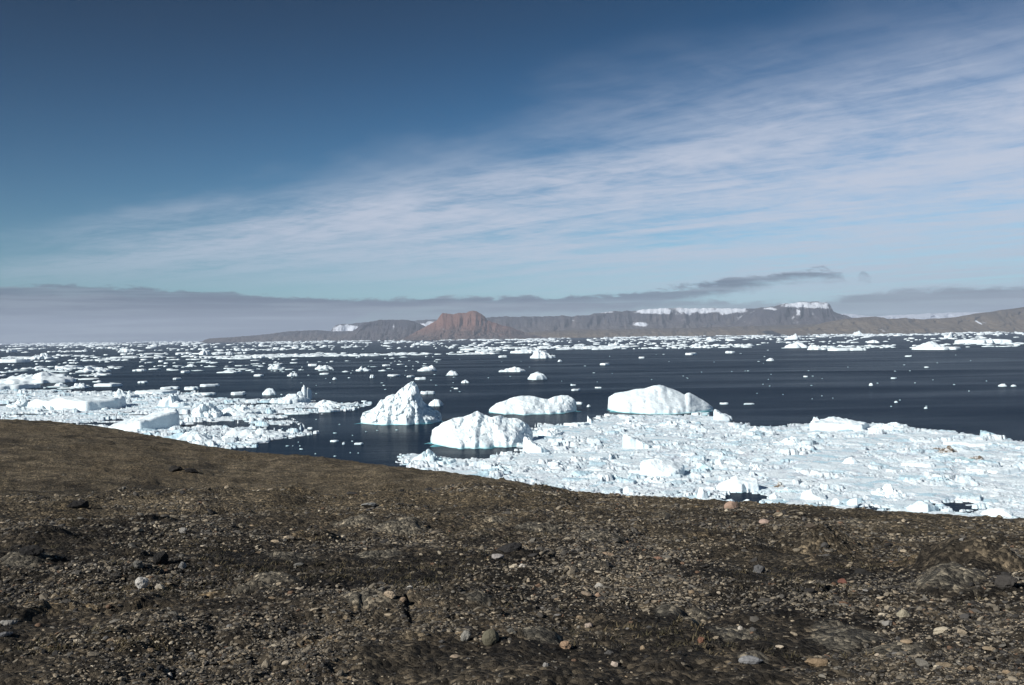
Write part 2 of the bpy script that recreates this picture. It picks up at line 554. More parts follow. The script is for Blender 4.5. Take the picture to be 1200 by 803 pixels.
def mound(px, py, wpx, hpx, height, field=None, sharp=1.0, rag=0.5):
    """a low swell of ground whose width and apparent depth were measured on the photo"""
    x, y, d = on_ground(px, py)
    w = wpx * d / FPX * 0.5
    dep = max(w * 0.5, min(w * 1.6, hpx * d / FPX * 0.5 / 0.22))
    s, c = x / d, y / d
    lx = (GX - x) * c - (GY - y) * s; ly = (GX - x) * s + (GY - y) * c
    q = np.sqrt((lx / w) ** 2 + (ly / dep) ** 2)
    q = q + rag * 0.5 * fbm2(GX * 1.6 + px, GY * 1.6 + py, 4)
    q = np.where(np.hypot(lx / w, ly / dep) > 2.2, 9, q)
    g = sstep(1.1, 0.1, q) ** sharp
    global rel
    rel = rel + height * g
    if field is not None:
        np.maximum(field, sstep(1.0, 0.75, q), out=field)


for a in [(470, 622, 74, 20, 0.16), (580, 614, 46, 9, 0.12), (420, 619, 60, 12, 0.10), (433, 593, 24, 8, 0.10), (640, 623, 70, 14, 0.08), (705, 630, 60, 16, 0.08),
          (787, 717, 44, 26, 0.07), (560, 716, 44, 16, 0.05), (430, 722, 60, 12, 0.04), (635, 752, 46, 14, 0.05), (990, 748, 90, 26, 0.06), (1040, 763, 70, 18, 0.05), (860, 742, 60, 22, 0.04),
          (300, 702, 60, 10, 0.05), (340, 661, 70, 12, 0.06), (30, 662, 50, 20, 0.08), (330, 692, 50, 12, 0.05), (775, 607, 30, 8, 0.12), (1110, 690, 90, 30, 0.15),
          (880, 772, 30, 12, 0.03), (1000, 612, 40, 8, 0.05), (820, 715, 40, 16, 0.05), (810, 733, 40, 14, 0.05), (700, 668, 90, 14, 0.05), (440, 658, 70, 14, 0.06)]:
    mound(*a, field=SLAB, rag=0.9)
for a in [(375, 634, 70, 12, 0.10), (120, 690, 110, 26, 0.06), (200, 700, 120, 20, 0.05), (60, 707, 90, 16, 0.05), (830, 580, 40, 6, 0.04), (760, 590, 150, 8, 0.04), (1075, 655, 60, 10, 0.10),
          (440, 700, 50, 14, 0.03), (1150, 660, 60, 12, 0.05), (700, 600, 120, 8, 0.03), (360, 760, 90, 16, 0.02), (30, 596, 60, 8, 0.06)]:
    mound(*a, field=BUFF, rag=1.5)
for a in [(965, 640, 90, 22, 0.24), (1135, 668, 110, 34, 0.30), (598, 647, 40, 12, 0.10), (90, 597, 60, 12, 0.15), (345, 583, 60, 9, 0.12), (40, 640, 90, 18, 0.12), (850, 640, 60, 14, 0.08),
          (215, 553, 40, 8, 0.30), (280, 535, 60, 6, 0.2), (120, 552, 30, 6, 0.2), (500, 585, 60, 10, 0.12), (700, 585, 60, 8, 0.10), (1020, 600, 60, 6, 0.08), (260, 600, 80, 14, 0.14)]:
    mound(*a, rag=0.9)
Z = Z + rel
for _ in range(2):
    tan = np.where(Z > 0.5, (Z - H) / RD[None, :], -9)[:, 60:].max(1)
    dt = smooth(np.interp(AZ, sil_az, sil_t) - tan, 16, 0)
    Z += dt[:, None] * RD[None, :] * sstep(12.0, 24.0, RD)[None, :] * sstep(300, 140, RD)[None, :]
BUFF *= 0.75
BUFF = np.clip(BUFF * (0.35 + 0.9 * fbm2(GX * 2.3, GY * 2.3, 4)), 0, 1)
SLAB = np.clip(SLAB * (0.95 + 0.5 * fbm2(GX * 3.3 + 4, GY * 3.3, 3)), 0, 1) * 0.8

V = np.stack([GX, GY, Z], -1).reshape(-1, 3)
f = grid_faces(len(AZ), len(RD), True)[:, ::-1]
cap = np.arange(len(AZ)) * len(RD)
V = np.concatenate([V, [[0, 0, float(Z[:, 0].mean())]]])
tri = np.stack([cap, np.full(len(AZ), len(V) - 1), np.roll(cap, -1)], 1)
ext = lambda A: np.concatenate([A.reshape(-1), [A.flat[0]]])
dkm = sstep(24.0, 10.0, RD[None, :] + 5.0 * fbm2(GX * 0.22 + 3, GY * 0.22, 4)) * nearm
ground = link('ground', mesh_np('ground', V, [f, tri], extra={'near': ext(dkm), 'slab': ext(SLAB), 'buff': ext(BUFF)}), M_SOIL)
tag(ground, 'bare brown stony hillside sloping down to the sea', 'ground', kind='structure')


# ------------------------------------------------------------------ stones
def icosphere(sub):
    t = (1 + 5 ** 0.5) / 2
    v = [(-1, t, 0), (1, t, 0), (-1, -t, 0), (1, -t, 0), (0, -1, t), (0, 1, t), (0, -1, -t), (0, 1, -t), (t, 0, -1), (t, 0, 1), (-t, 0, -1), (-t, 0, 1)]
    f = [(0, 11, 5), (0, 5, 1), (0, 1, 7), (0, 7, 10), (0, 10, 11), (1, 5, 9), (5, 11, 4), (11, 10, 2), (10, 7, 6), (7, 1, 8), (3, 9, 4), (3, 4, 2), (3, 2, 6), (3, 6, 8), (3, 8, 9), (4, 9, 5), (2, 4, 11), (6, 2, 10), (8, 6, 7), (9, 8, 1)]
    v = [np.array(q) / np.linalg.norm(q) for q in v]
    for _ in range(sub):
        cache, nf = {}, []

        def mid(a, b):
            key = (min(a, b), max(a, b))
            if key not in cache:
                q = v[a] + v[b]; v.append(q / np.linalg.norm(q)); cache[key] = len(v) - 1
            return cache[key]
        for a, bb, c in f:
            ab, bc, ca = mid(a, bb), mid(bb, c), mid(c, a)
            nf += [(a, ab, ca), (bb, bc, ab), (c, ca, bc), (ab, bc, ca)]
        f = nf
    return np.array(v), np.array(f)


def rock_shape(seed, sub, cuts=9, rough=0.10, sx=1.0, sy=0.8, sz=0.55, rounded=0.0):
    """an angular frost-split stone: a ball cut by random planes, then roughened; radius about 1"""
    g = np.random.default_rng(seed)
    v, f = icosphere(sub)
    v = v.copy()
    for _ in range(cuts):
        n = g.normal(size=3); n /= np.linalg.norm(n)
        lim = g.uniform(0.55 + 0.3 * rounded, 0.9)
        over = np.maximum(v @ n - lim, 0)
        v = v - over[:, None] * n[None] * (1 - 0.5 * rounded)
    if sub > 1:
        v = v * (1 + rough * fbm3(v[:, 0] * 2 + seed, v[:, 1] * 2, v[:, 2] * 2, 4))[:, None]
    v = v / np.abs(v).max(0)
    return v * np.array([sx, sy, sz]), f


SUN_AZ, SUN_EL = R(-124.0), R(32.0)

STONES = [  # px, py(bottom), w px, h px, colour, shape, label
    (857, 599, 17, 11, (0.34, 0.24, 0.18), 'round', 'pinkish rounded boulder on the crest in front of the pack ice'),
    (896, 616, 13, 7, (0.36, 0.27, 0.22), 'round', 'small pinkish stone just below the pinkish crest boulder'),
    (1102, 744, 18, 9, (0.42, 0.37, 0.28), 'angular', 'pale cream stone standing out on dark gravel at lower right'),
    (1126, 745, 13, 7, (0.34, 0.28, 0.20), 'angular', 'small tan stone beside the pale cream stone on dark gravel'),
    (1058, 725, 14, 9, (0.30, 0.27, 0.20), 'angular', 'greyish cream stone uphill from the pale cream stone'),
    (960, 782, 34, 11, (0.26, 0.19, 0.12), 'flat', 'long tan slab of rock at the bottom edge of the hillside'),
    (880, 780, 29, 14, (0.22, 0.22, 0.22), 'flat', 'blue grey tilted slab lying left of the long tan slab'),
    (822, 755, 10, 8, (0.22, 0.115, 0.075), 'angular', 'small rust orange stone left of the blue grey slab'),
    (988, 686, 12, 7, (0.14, 0.065, 0.048), 'angular', 'dark red stone below the dark hummock of soil'),
    (1159, 764, 15, 7, (0.24, 0.19, 0.13), 'flat', 'flat tan stone near the lower right corner'),
    (1104, 783, 20, 8, (0.20, 0.16, 0.11), 'flat', 'flat brown stone at the bottom edge near the right corner'),
    (1082, 782, 18, 8, (0.15, 0.14, 0.12), 'angular', 'dull grey stone touching the flat brown stone'),
    (890, 674, 16, 11, (0.11, 0.11, 0.11), 'angular', 'dark grey block of rock on the middle slope'),
    (867, 740, 7, 6, (0.46, 0.42, 0.36), 'angular', 'tiny whitish stone uphill from the rust orange stone'),
    (575, 757, 21, 17, (0.13, 0.12, 0.085), 'round', 'round olive grey boulder resting on the gravel'),
    (546, 754, 13, 13, (0.26, 0.25, 0.22), 'angular', 'upright pale grey stone left of the round olive boulder'),
    (663, 762, 15, 10, (0.30, 0.205, 0.135), 'angular', 'orange tan stone right of the round olive boulder'),
    (457, 702, 15, 9, (0.40, 0.32, 0.23), 'angular', 'beige stone with a pale neighbour on the dark gravel'),
    (480, 692, 8, 5, (0.50, 0.47, 0.42), 'round', 'small white pebble beside the beige stone'),
    (472, 706, 9, 6, (0.27, 0.20, 0.14), 'angular', 'brown chip just right of the beige stone'),
    (687, 699, 15, 7, (0.24, 0.19, 0.14), 'flat', 'brown slab shaped stone on the central gravel'),
    (702, 691, 11, 8, (0.34, 0.32, 0.28), 'angular', 'pale grey stone just above the brown slab shaped stone'),
    (700, 701, 9, 6, (0.33, 0.23, 0.16), 'angular', 'tan chip touching the brown slab shaped stone'),
    (713, 653, 15, 6, (0.34, 0.25, 0.17), 'flat', 'tan flat stone below the grey bedrock patches'),
    (582, 655, 17, 6, (0.30, 0.28, 0.26), 'flat', 'flat light grey stone in front of the black boulder'),
    (770, 657, 13, 6, (0.24, 0.145, 0.10), 'flat', 'flat reddish stone on the right hand slope'),
    (598, 650, 30, 13, (0.030, 0.029, 0.029), 'angular', 'black craggy boulder in the middle of the stony slope'),
    (612, 666, 8, 6, (0.50, 0.46, 0.40), 'angular', 'cream chip downhill from the black craggy boulder'),
    (533, 772, 13, 6, (0.34, 0.27, 0.20), 'flat', 'flat beige stone downhill from the round olive boulder'),
    (720, 783, 9, 7, (0.42, 0.35, 0.29), 'angular', 'small pinkish cream stone near the bottom edge'),
    (783, 610, 7, 8, (0.035, 0.033, 0.03), 'angular', 'small black rock on a grey bedrock patch near the crest'),
    (690, 737, 10, 7, (0.40, 0.33, 0.27), 'angular', 'pinkish cream stone uphill of the orange tan stone'),
    (166, 692, 14, 13, (0.48, 0.46, 0.42), 'angular', 'chunky white stone on the buff gravel at left'),
    (187, 692, 11, 7, (0.40, 0.36, 0.29), 'angular', 'cream stone right of the chunky white stone'),
    (188, 664, 18, 16, (0.020, 0.019, 0.018), 'angular', 'black upright rock above the buff gravel at left'),
    (162, 668, 12, 10, (0.15, 0.145, 0.13), 'angular', 'grey rock left of the black upright rock'),
    (213, 668, 10, 8, (0.26, 0.255, 0.24), 'angular', 'pale grey rock right of the black upright rock'),
    (93, 597, 26, 10, (0.028, 0.026, 0.025), 'angular', 'low black outcrop on the break of slope at far left'),
    (205, 554, 17, 8, (0.024, 0.022, 0.020), 'angular', 'dark lump of rock on the smooth far slope'),
    (224, 555, 15, 6, (0.030, 0.027, 0.025), 'angular', 'low dark rock right of the dark lump on far slope'),
    (8, 734, 20, 9, (0.24, 0.23, 0.21), 'flat', 'flat grey stone at the left edge of the ground'),
    (6, 747, 16, 9, (0.15, 0.15, 0.15), 'flat', 'darker grey slab just below the flat grey stone'),
    (199, 795, 9, 6, (0.45, 0.42, 0.38), 'angular', 'whitish chip at the bottom edge toward the left'),
    (215, 626, 10, 7, (0.24, 0.23, 0.21), 'angular', 'lone light grey stone above the dark vegetation band'),
    (338, 633, 14, 6, (0.40, 0.33, 0.24), 'flat', 'cream flat stone on top of the buff gravel ridge'),
    (322, 637, 12, 5, (0.36, 0.29, 0.20), 'flat', 'tan flat stone at the left end of the buff ridge'),
    (600, 744, 12, 7, (0.12, 0.115, 0.10), 'angular', 'dull dark stone right of the round olive boulder'),
    (433, 596, 20, 8, (0.21, 0.21, 0.20), 'flat', 'pale grey bedrock knob near the crest above grey slabs'),
    (952, 620, 16, 6, (0.08, 0.065, 0.05), 'angular', 'dark brown rock above the dark hummock of soil'),
    (38, 652, 26, 12, (0.022, 0.021, 0.020), 'angular', 'dark jagged rock at left below the low black outcrop'),
    (168, 652, 9, 6, (0.03, 0.028, 0.026), 'angular', 'small dark rock uphill of the black upright rock'),
    (1012, 676, 20, 9, (0.024, 0.023, 0.022), 'angular', 'black rock in the hollow right of the dark red stone'),
    (1180, 690, 24, 14, (0.05, 0.046, 0.042), 'angular', 'dark rock under the overhanging bank at right edge'),
    (930, 745, 10, 5, (0.30, 0.25, 0.18), 'flat', 'tan chip on the grey slab patch at lower right'),
    (1040, 735, 13, 7, (0.22, 0.21, 0.19), 'angular', 'grey stone left of the greyish cream stone'),
    (300, 735, 12, 6, (0.28, 0.22, 0.15), 'flat', 'tan flake on dark gravel below the white stone'),
    (350, 665, 13, 7, (0.17, 0.165, 0.15), 'flat', 'grey slab between black upright rock and centre slope'),
]
KIND_N = {}
rock_count = 0


def place_rock(px, py, w, h, colr, shape, label, group=None, sub=4):
    global rock_count
    rock_count += 1
    x, y, d = on_ground(px, py - 0.25 * h)
    W = w * d / FPX * 0.5
    hh = h * d / FPX
    g = np.random.default_rng(1000 + rock_count)
    if shape == 'round':
        v, f = rock_shape(rock_count * 13, sub, 4, 0.06, 1, 0.9, 1, 0.8)
    elif shape == 'flat':
        v, f = rock_shape(rock_count * 13, sub, 8, 0.08, 1, 0.8, 1, 0.1)
    else:
        v, f = rock_shape(rock_count * 13, sub, 10, 0.13, 1, 0.8, 1, 0.0)
    dep = W * g.uniform(0.65, 0.95) if shape != 'flat' else W * g.uniform(0.6, 0.9)
    hz = max(hh - 0.22 * dep * 2 * 0.5, 0.45 * hh) * 0.68
    if shape == 'flat':
        hz = min(hz, 0.35 * W)
    v = v * np.array([W, dep, hz])
    v = v + 0.03 * W * np.stack([fbm3(v[:, 0] / W * 4, v[:, 1] / W * 4, v[:, 2] / W * 4 + q, 3) for q in (1, 5, 9)], 1)
    name = 'boulder' if W > 0.12 else 'stone'
    shade = 1 + 0.15 * fbm3(v[:, 0] / W * 2 + 3, v[:, 1] / W * 2, v[:, 2] / W * 2, 3)
    me = mesh_np(name, v, f, color=np.array(colr)[None] * shade[:, None], smooth=(shape == 'round'))
    z = float(interp_grid(Z, np.array([x]), np.array([y]))[0])
    o = link(name, me, M_ROCK, loc=(x, y, z + hz * (0.42 if sub > 2 else 0.18)))
    o.rotation_euler = (g.normal() * 0.08, g.normal() * 0.08, math.atan2(-x, y) * -1 * -1 + g.normal() * 0.25)
    tag(o, label, 'boulder' if name == 'boulder' else 'stone', group)
    return o


for a in STONES:
    place_rock(*a)

# further loose stones one can pick out: label says colour, shape and the landmark they lie next to
LM = [(575, 752, 'the round olive boulder'), (598, 645, 'the black craggy boulder'), (166, 688, 'the chunky white stone'), (960, 777, 'the long tan slab'), (1102, 742, 'the pale cream stone'),
      (857, 596, 'the pinkish crest boulder'), (965, 650, 'the dark soil hummock'), (375, 634, 'the buff gravel ridge'), (470, 620, 'the grey bedrock patches'), (60, 640, 'the dark jagged rock at left'),
      (690, 695, 'the brown slab shaped stone'), (300, 770, 'the bare gravel at bottom left'), (1140, 660, 'the bank at the right edge'), (457, 700, 'the beige stone')]
gs = np.random.default_rng(41)
auto = []
while len(auto) < 130:
    px, py = gs.uniform(5, 1195), 600 + 198 * gs.random() ** 0.8
    if py < horizon(px) + 200:
        continue
    w = float(np.clip(gs.lognormal(1.85, 0.33), 4, 13)) * (0.65 + 0.5 * (py - 590) / 210)
    if fbm2(np.array([px * 0.013]), np.array([py * 0.03]), 3)[0] < gs.uniform(-0.3, 0.5):
        continue
    if any(abs(px - s[0]) < (w + s[2]) * 0.6 and abs(py - s[1]) < 9 for s in STONES):
        continue
    auto.append((px, py, w))
for px, py, w in auto:
    r = gs.random()
    if r < 0.30: cn, cc = 'dark grey', (0.075, 0.072, 0.068)
    elif r < 0.50: cn, cc = 'light grey', (0.21, 0.20, 0.185)
    elif r < 0.74: cn, cc = 'tan', (0.25, 0.19, 0.125)
    elif r < 0.90: cn, cc = 'cream', (0.40, 0.34, 0.26)
    else: cn, cc = 'brown', (0.16, 0.105, 0.07)
    sh = ('flat', 'angular', 'round')[int(gs.choice(3, p=[0.45, 0.47, 0.08]))]
    lm = min(LM, key=lambda q: (q[0] - px) ** 2 + 2.5 * (q[1] - py) ** 2)[2]
    lab = 'small %s %s stone on the gravel around %s' % (cn, {'flat': 'flat', 'angular': 'angular', 'round': 'rounded'}[sh], lm)
    place_rock(px, py, w, w * gs.uniform(0.45, 0.75), tuple(np.array(cc) * gs.uniform(0.8, 1.2)), sh, lab, 'small stones around ' + lm[4:], sub=2)

# gravel: chips nobody could count, one object
gg = np.random.default_rng(77)


def gravel(n, sub, dmin, dmax, smul, templates):
    az = np.radians(gg.uniform(-36, 36, n)); d = np.exp(gg.uniform(math.log(dmin), math.log(dmax), n))
    x, y = d * np.sin(az), d * np.cos(az)
    size = np.clip(d, 5, 30) ** 0.85 * 1.25 * smul * gg.lognormal(0, 0.45, n)
    dens = 0.36 + 1.25 * fbm2(x * 0.45 + 9, y * 0.45, 4)
    b_ = interp_grid(BUFF, x, y); s_ = interp_grid(SLAB, x, y); nm = interp_grid(nearm + 0 * Z, x, y)
    keep = (gg.random(n) < np.clip(dens + 0.6 * b_ - 1.4 * s_, 0.03, 1)) & (gg.random(n) < 0.22 + nm)
    x, y, size, b_, d = x[keep], y[keep], size[keep], b_[keep], d[keep]
    n = len(x)
    z = interp_grid(Z, x, y)
    pale = np.clip(0.17 + 0.35 * fbm2(x * 0.6 + 31, y * 0.6, 4) + 0.4 * b_, 0.03, 0.8)
    r = gg.random(n)
    pal = np.array([(0.040, 0.038, 0.036), (0.085, 0.078, 0.068), (0.150, 0.130, 0.100), (0.220, 0.188, 0.140), (0.32, 0.265, 0.19), (0.42, 0.365, 0.275), (0.165, 0.152, 0.128), (0.15, 0.095, 0.062)])
    dark = gg.choice([0, 1, 2, 3, 6, 7], n, p=[0.26, 0.27, 0.24, 0.14, 0.07, 0.02]); light = gg.choice([3, 4, 5, 6], n, p=[0.38, 0.36, 0.12, 0.14])
    colr = pal[np.where(r < pale, light, dark)] * gg.uniform(0.75, 1.25, n)[:, None]
    T = [rock_shape(500 + q, sub, 5, 0.1, 1, 0.75, 0.5) for q in range(templates)]
    which = gg.integers(0, templates, n)
    VV, FF, CC, off = [], [], [], 0
    for q in range(templates):
        idx = np.nonzero(which == q)[0]
        v, f = T[q]
        k_ = len(idx)
        yaw = gg.uniform(0, 2 * np.pi, k_); tx = gg.normal(0, 0.28, k_); ty = gg.normal(0, 0.28, k_)
        sc = size[idx][:, None] * np.stack([gg.uniform(0.8, 1.3, k_), gg.uniform(0.7, 1.1, k_), gg.uniform(0.45, 1.15, k_)], 1)
        P = v[None] * sc[:, None, :]
        y2 = P[..., 1] * np.cos(tx)[:, None] - P[..., 2] * np.sin(tx)[:, None]; z2 = P[..., 1] * np.sin(tx)[:, None] + P[..., 2] * np.cos(tx)[:, None]
        x3 = P[..., 0] * np.cos(ty)[:, None] + z2 * np.sin(ty)[:, None]; z3 = -P[..., 0] * np.sin(ty)[:, None] + z2 * np.cos(ty)[:, None]
        x4 = x3 * np.cos(yaw)[:, None] - y2 * np.sin(yaw)[:, None]; y4 = x3 * np.sin(yaw)[:, None] + y2 * np.cos(yaw)[:, None]
        P = np.stack([x4 + x[idx][:, None], y4 + y[idx][:, None], z3 + (z[idx] + 0.12 * size[idx])[:, None]], -1)
        VV.append(P.reshape(-1, 3)); CC.append(np.repeat(colr[idx], len(v), 0))
        FF.append((f[None] + (off + np.arange(k_) * len(v))[:, None, None]).reshape(-1, 3)); off += k_ * len(v)
    return np.concatenate(VV), np.concatenate(FF), np.concatenate(CC)


v1, f1, c1 = gravel(17000, 1, 4.3, 30, 0.0018, 8)
v2, f2, c2 = gravel(150000, 0, 4.3, 75, 0.0013, 10)
v3, f3, c3 = gravel(110000, 0, 4.3, 15, 0.0012, 10)
gr = link('gravel', mesh_np('gravel', np.concatenate([v1, v2, v3]), np.concatenate([f1, f2 + len(v1), f3 + len(v1) + len(v2)]), color=np.concatenate([c1, c2, c3]), smooth=False), M_ROCK)
tag(gr, 'angular frost shattered gravel covering the near hillside', 'gravel', kind='stuff')


def tufts(n):
    az = np.radians(gg.uniform(-36, 36, n)); d = np.exp(gg.uniform(math.log(6.0), math.log(75), n))
    x, y = d * np.sin(az), d * np.cos(az)
    keep = (fbm2(x * 0.5 + 60, y * 0.5, 4) > gg.uniform(0.0, 0.5, n)) & (interp_grid(SLAB, x, y) < 0.3)
    x, y, d = x[keep], y[keep], d[keep]; n = len(x)
    z = interp_grid(Z, x, y)
    B = 9
    X = np.repeat(x, B) + gg.normal(0, 0.022, n * B); Y = np.repeat(y, B) + gg.normal(0, 0.022, n * B); Zt = np.repeat(z, B)
    hgt = np.repeat(gg.uniform(0.012, 0.034, n), B) * gg.uniform(0.5, 1.2, n * B); a = gg.uniform(0, 2 * np.pi, n * B); w = 0.0035 + 0.0002 * np.repeat(d, B)
    ca, sa = np.cos(a), np.sin(a)
    lean = gg.uniform(0.5, 2.0, n * B) * hgt
    P = np.stack([np.stack([X - ca * w, Y - sa * w, Zt - 0.005], 1), np.stack([X + ca * w, Y + sa * w, Zt - 0.005], 1), np.stack([X - sa * lean, Y + ca * lean, Zt + hgt], 1)], 1)
    pal = np.array([(0.050, 0.045, 0.028), (0.085, 0.072, 0.042), (0.13, 0.105, 0.062), (0.040, 0.036, 0.030)])
    cc = pal[np.repeat(gg.integers(0, 4, n), B)] * gg.uniform(0.7, 1.3, n * B)[:, None]
    return P.reshape(-1, 3), np.arange(n * B * 3).reshape(-1, 3), np.repeat(cc, 3, 0)


tv, tf_, tc = tufts(22000)
tu = link('tundra_plants', mesh_np('tundra_plants', tv, tf_, color=tc, smooth=False), M_ROCK)
tag(tu, 'sparse dry tundra tufts and moss between the stones', 'tundra plants', kind='stuff')


# ------------------------------------------------------------------ hills across the water
def hill(name, D, pts, mat, label, front=0.55, back=1.2, snow=None, base=-3.0, seed=0, mesa=0.0, gully=0.10, n=(260, 40)):
    """a ridge whose crest line is the list of photo points; stands D metres away, slopes down to the water in front and behind"""
    P = [(ray(px, py), px, py) for px, py in pts]
    xs = np.array([D * p[0][0] / p[0][1] for p in P])
    zs = np.array([H + (D / p[0][1]) * p[0][2] for p in P])
    nu, nv = n
    u = np.linspace(xs[0], xs[-1], nu)
    top = np.interp(u, xs, zs)
    top = np.maximum(top, 2.0)
    hmax = top.max()
    top = np.maximum(top + 0.03 * hmax * np.clip(top / hmax * 2, 0, 1) * fbm2(u / hmax * 2.6 + seed * 11, u * 0 + seed, 5, 0.6), 2.0)
    q = np.concatenate([np.linspace(-1, 0, nv), np.linspace(0, 1, nv // 2)[1:]])
    fr = front * hmax / 0.32; bk = back * hmax / 0.32
    UU, QQ = np.meshgrid(u, q, indexing='ij')
    YY = np.where(QQ < 0, QQ * fr, QQ * bk)
    t = np.clip(1 + QQ, 0, 1)
    talus = 0.60 * t ** 1.35; cliff = 0.40 * sstep(0.70, 0.97, t)
    g = np.where(QQ < 0, (1 - mesa) * (0.35 * t + 0.65 * t ** 1.2) + mesa * (talus + cliff), np.cos(np.clip(QQ, 0, 1) * np.pi / 2) ** 0.7)
    n_g = fbm2(UU / hmax * 1.7 + seed * 5, YY / hmax * 0.7, 5, 0.55)
    mod = 1 + gully * n_g * np.sin(np.clip(g, 0, 1) * np.pi) * 2.2
    ZZ = base + (top[:, None] - base) * np.clip(g * mod, -0.05, 1.0)
    YY = YY + D + 0.35 * hmax * n_g * (np.abs(QQ) < 0.999) * sstep(0, -0.25, QQ)
    rel = np.clip((ZZ - 0) / (hmax), 0, 1)
    sn = np.zeros_like(ZZ)
    if snow:
        for (x0, y0, x1, y1, wt) in snow:     # snowfields measured on the photo, turned into world extents on this ridge
            r0, r1 = ray(x0, y0), ray(x1, y1)
            X0, X1 = D * r0[0] / r0[1], D * r1[0] / r1[1]
            Z1, Z0 = H + D * r0[2], H + D * r1[2]
            pw = 4 if (x1 - x0) > 4 * (y1 - y0) else 2.2
            rr_ = (np.abs(2 * (UU - X0) / (X1 - X0) - 1) ** pw + np.abs(2 * (ZZ - Z0) / (Z1 - Z0) - 1) ** pw) ** (1 / pw)
            sn = np.maximum(sn, wt * np.clip(1.5 - rr_, 0, 1))
    V = np.stack([UU, YY, ZZ], -1).reshape(-1, 3)
    me = mesh_np(name, V, grid_faces(nu, len(q)), extra={'rel': rel.ravel(), 'snow': sn.ravel()})
    o = link(name, me, mat)
    tag(o, label, 'hill' if name == 'hill' else name.split('_')[-1], kind='structure')
    return o


hill('hill', 12000, [(462, 398.5), (474, 396), (486, 390), (503, 380.5), (512, 375), (515, 370.5), (518.5, 366.5), (524, 367.5), (531, 368), (540, 367), (547, 367), (550, 365), (553, 364.2), (557, 364.6), (560, 365.5), (564, 368), (568, 371), (571, 375.5), (578, 378), (588, 381), (599, 383.5), (610, 388), (620, 391), (631, 394), (650, 396.5)],
     M_RED, 'red flat topped sandstone headland with talus slopes', mesa=0.6, seed=1, gully=0.10, n=(420, 60))
hill('hill', 13500, [(402, 397), (410, 390), (415, 387), (420, 383), (425, 380), (430, 378), (435, 377), (443, 375.3), (452, 375), (465, 374.6), (477, 375), (484, 376.5), (490, 379), (497, 382), (506, 386), (518, 391), (530, 396)],
     M_DARK, 'dark rounded hill streaked with snow left of the red headland', mesa=0.35, seed=2, snow=[(461, 379, 464, 386, 0.62), (447, 378, 449, 381, 0.5)])
hill('hill', 14500, [(240, 398.2), (246, 396.6), (270, 395.4), (300, 393), (320, 391), (332, 389), (345, 388), (372, 387), (390, 388.4), (412, 388), (440, 386), (480, 387), (520, 391), (540, 396)],
     M_PLATEAU, 'long low dark headland tapering out to sea at left', mesa=0.2, seed=3)
hill('hill', 17500, [(386, 392), (390, 384), (393, 381), (400, 380), (410, 379.5), (425, 378), (440, 377.5), (470, 377), (490, 375.6), (500, 374.8), (512, 374.5), (522, 378), (540, 386), (560, 393)],
     M_DARK, 'faint blue tableland with snow behind the dark rounded hill', mesa=0.9, seed=4, snow=[(388, 382.2, 428, 390, 1.0), (488, 378, 516, 392, 1.0)])
hill('hill', 15000, [(545, 392), (560, 374), (577, 371.6), (590, 371), (600, 371.5), (612, 371), (640, 370.8), (655, 370.5), (687, 370), (698, 367.5), (711, 365.5), (723, 365), (741, 364.5), (760, 362.5), (774, 361.4), (787, 361), (813, 361.5), (835, 361.2), (856, 361.5), (877, 362), (893, 360.5), (905, 362), (925, 368), (945, 378), (960, 386)],
     M_PLATEAU, 'long level plateau with a snow rim behind the red headland', mesa=0.75, seed=5, gully=0.12, n=(520, 50),
     snow=[(741, 360, 790, 367.5, 0.86), (780, 359, 880, 366, 0.86), (798, 360, 812, 369, 0.9), (838, 360, 862, 368, 0.9), (738, 377, 757, 383, 0.9), (700, 364, 730, 367, 0.55), (862, 370, 892, 378, 1.0), (874, 362, 900, 376, 0.95)])
hill('mountain', 14200, [(852, 385), (870, 378), (882, 370), (893, 362), (903, 360.2), (909, 359), (915, 357), (925, 355.3), (936, 354), (952, 353.6), (966, 353.8), (969, 355), (972, 357), (974, 361), (976, 365), (982, 367.5), (987, 369), (1000, 373), (1012, 377), (1030, 384)],
     M_DARK, 'steep dark table mountain with a snow cap on its summit', mesa=0.85, seed=6, gully=0.2, n=(360, 60),
     snow=[(908, 353, 970, 358.6, 0.88), (940, 355, 971, 360.5, 0.9), (930, 360, 936, 369, 0.62), (948, 362, 951, 370, 0.55), (893, 359.5, 910, 363, 0.7)])
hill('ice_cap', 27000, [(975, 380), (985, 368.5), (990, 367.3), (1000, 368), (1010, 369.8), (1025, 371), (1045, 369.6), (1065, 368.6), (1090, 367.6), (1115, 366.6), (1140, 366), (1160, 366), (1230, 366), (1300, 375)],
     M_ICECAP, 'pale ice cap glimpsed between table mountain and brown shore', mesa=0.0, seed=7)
hill('hill', 12500, [(905, 387.5), (930, 385.3), (962, 381.8), (975, 378), (987, 374.6), (1000, 373.2), (1010, 372.4), (1027, 371), (1035, 372.4), (1042, 374), (1052, 373.2), (1062, 373), (1074, 373.9), (1085, 374.5), (1107, 373), (1120, 372.2), (1132, 371), (1150, 367.5), (1160, 366), (1170, 365.5), (1178, 363.5), (1187, 362), (1200, 360.5), (1240, 355), (1300, 352), (1400, 360), (1500, 381)],
     M_BROWN, 'low brown shore hills rising at the right edge', mesa=0.3, seed=8, n=(420, 40), snow=[(1137, 374, 1140, 381, 0.75)])
hill('hill', 13200, [(560, 397), (600, 391), (640, 388), (680, 386.5), (720, 386), (760, 385), (800, 384.5), (850, 383), (900, 381.5), (950, 380), (1000, 380), (1060, 383), (1100, 388)],
     M_BROWN, 'low grey brown foreshore beneath the long plateau', mesa=0.0, seed=9)


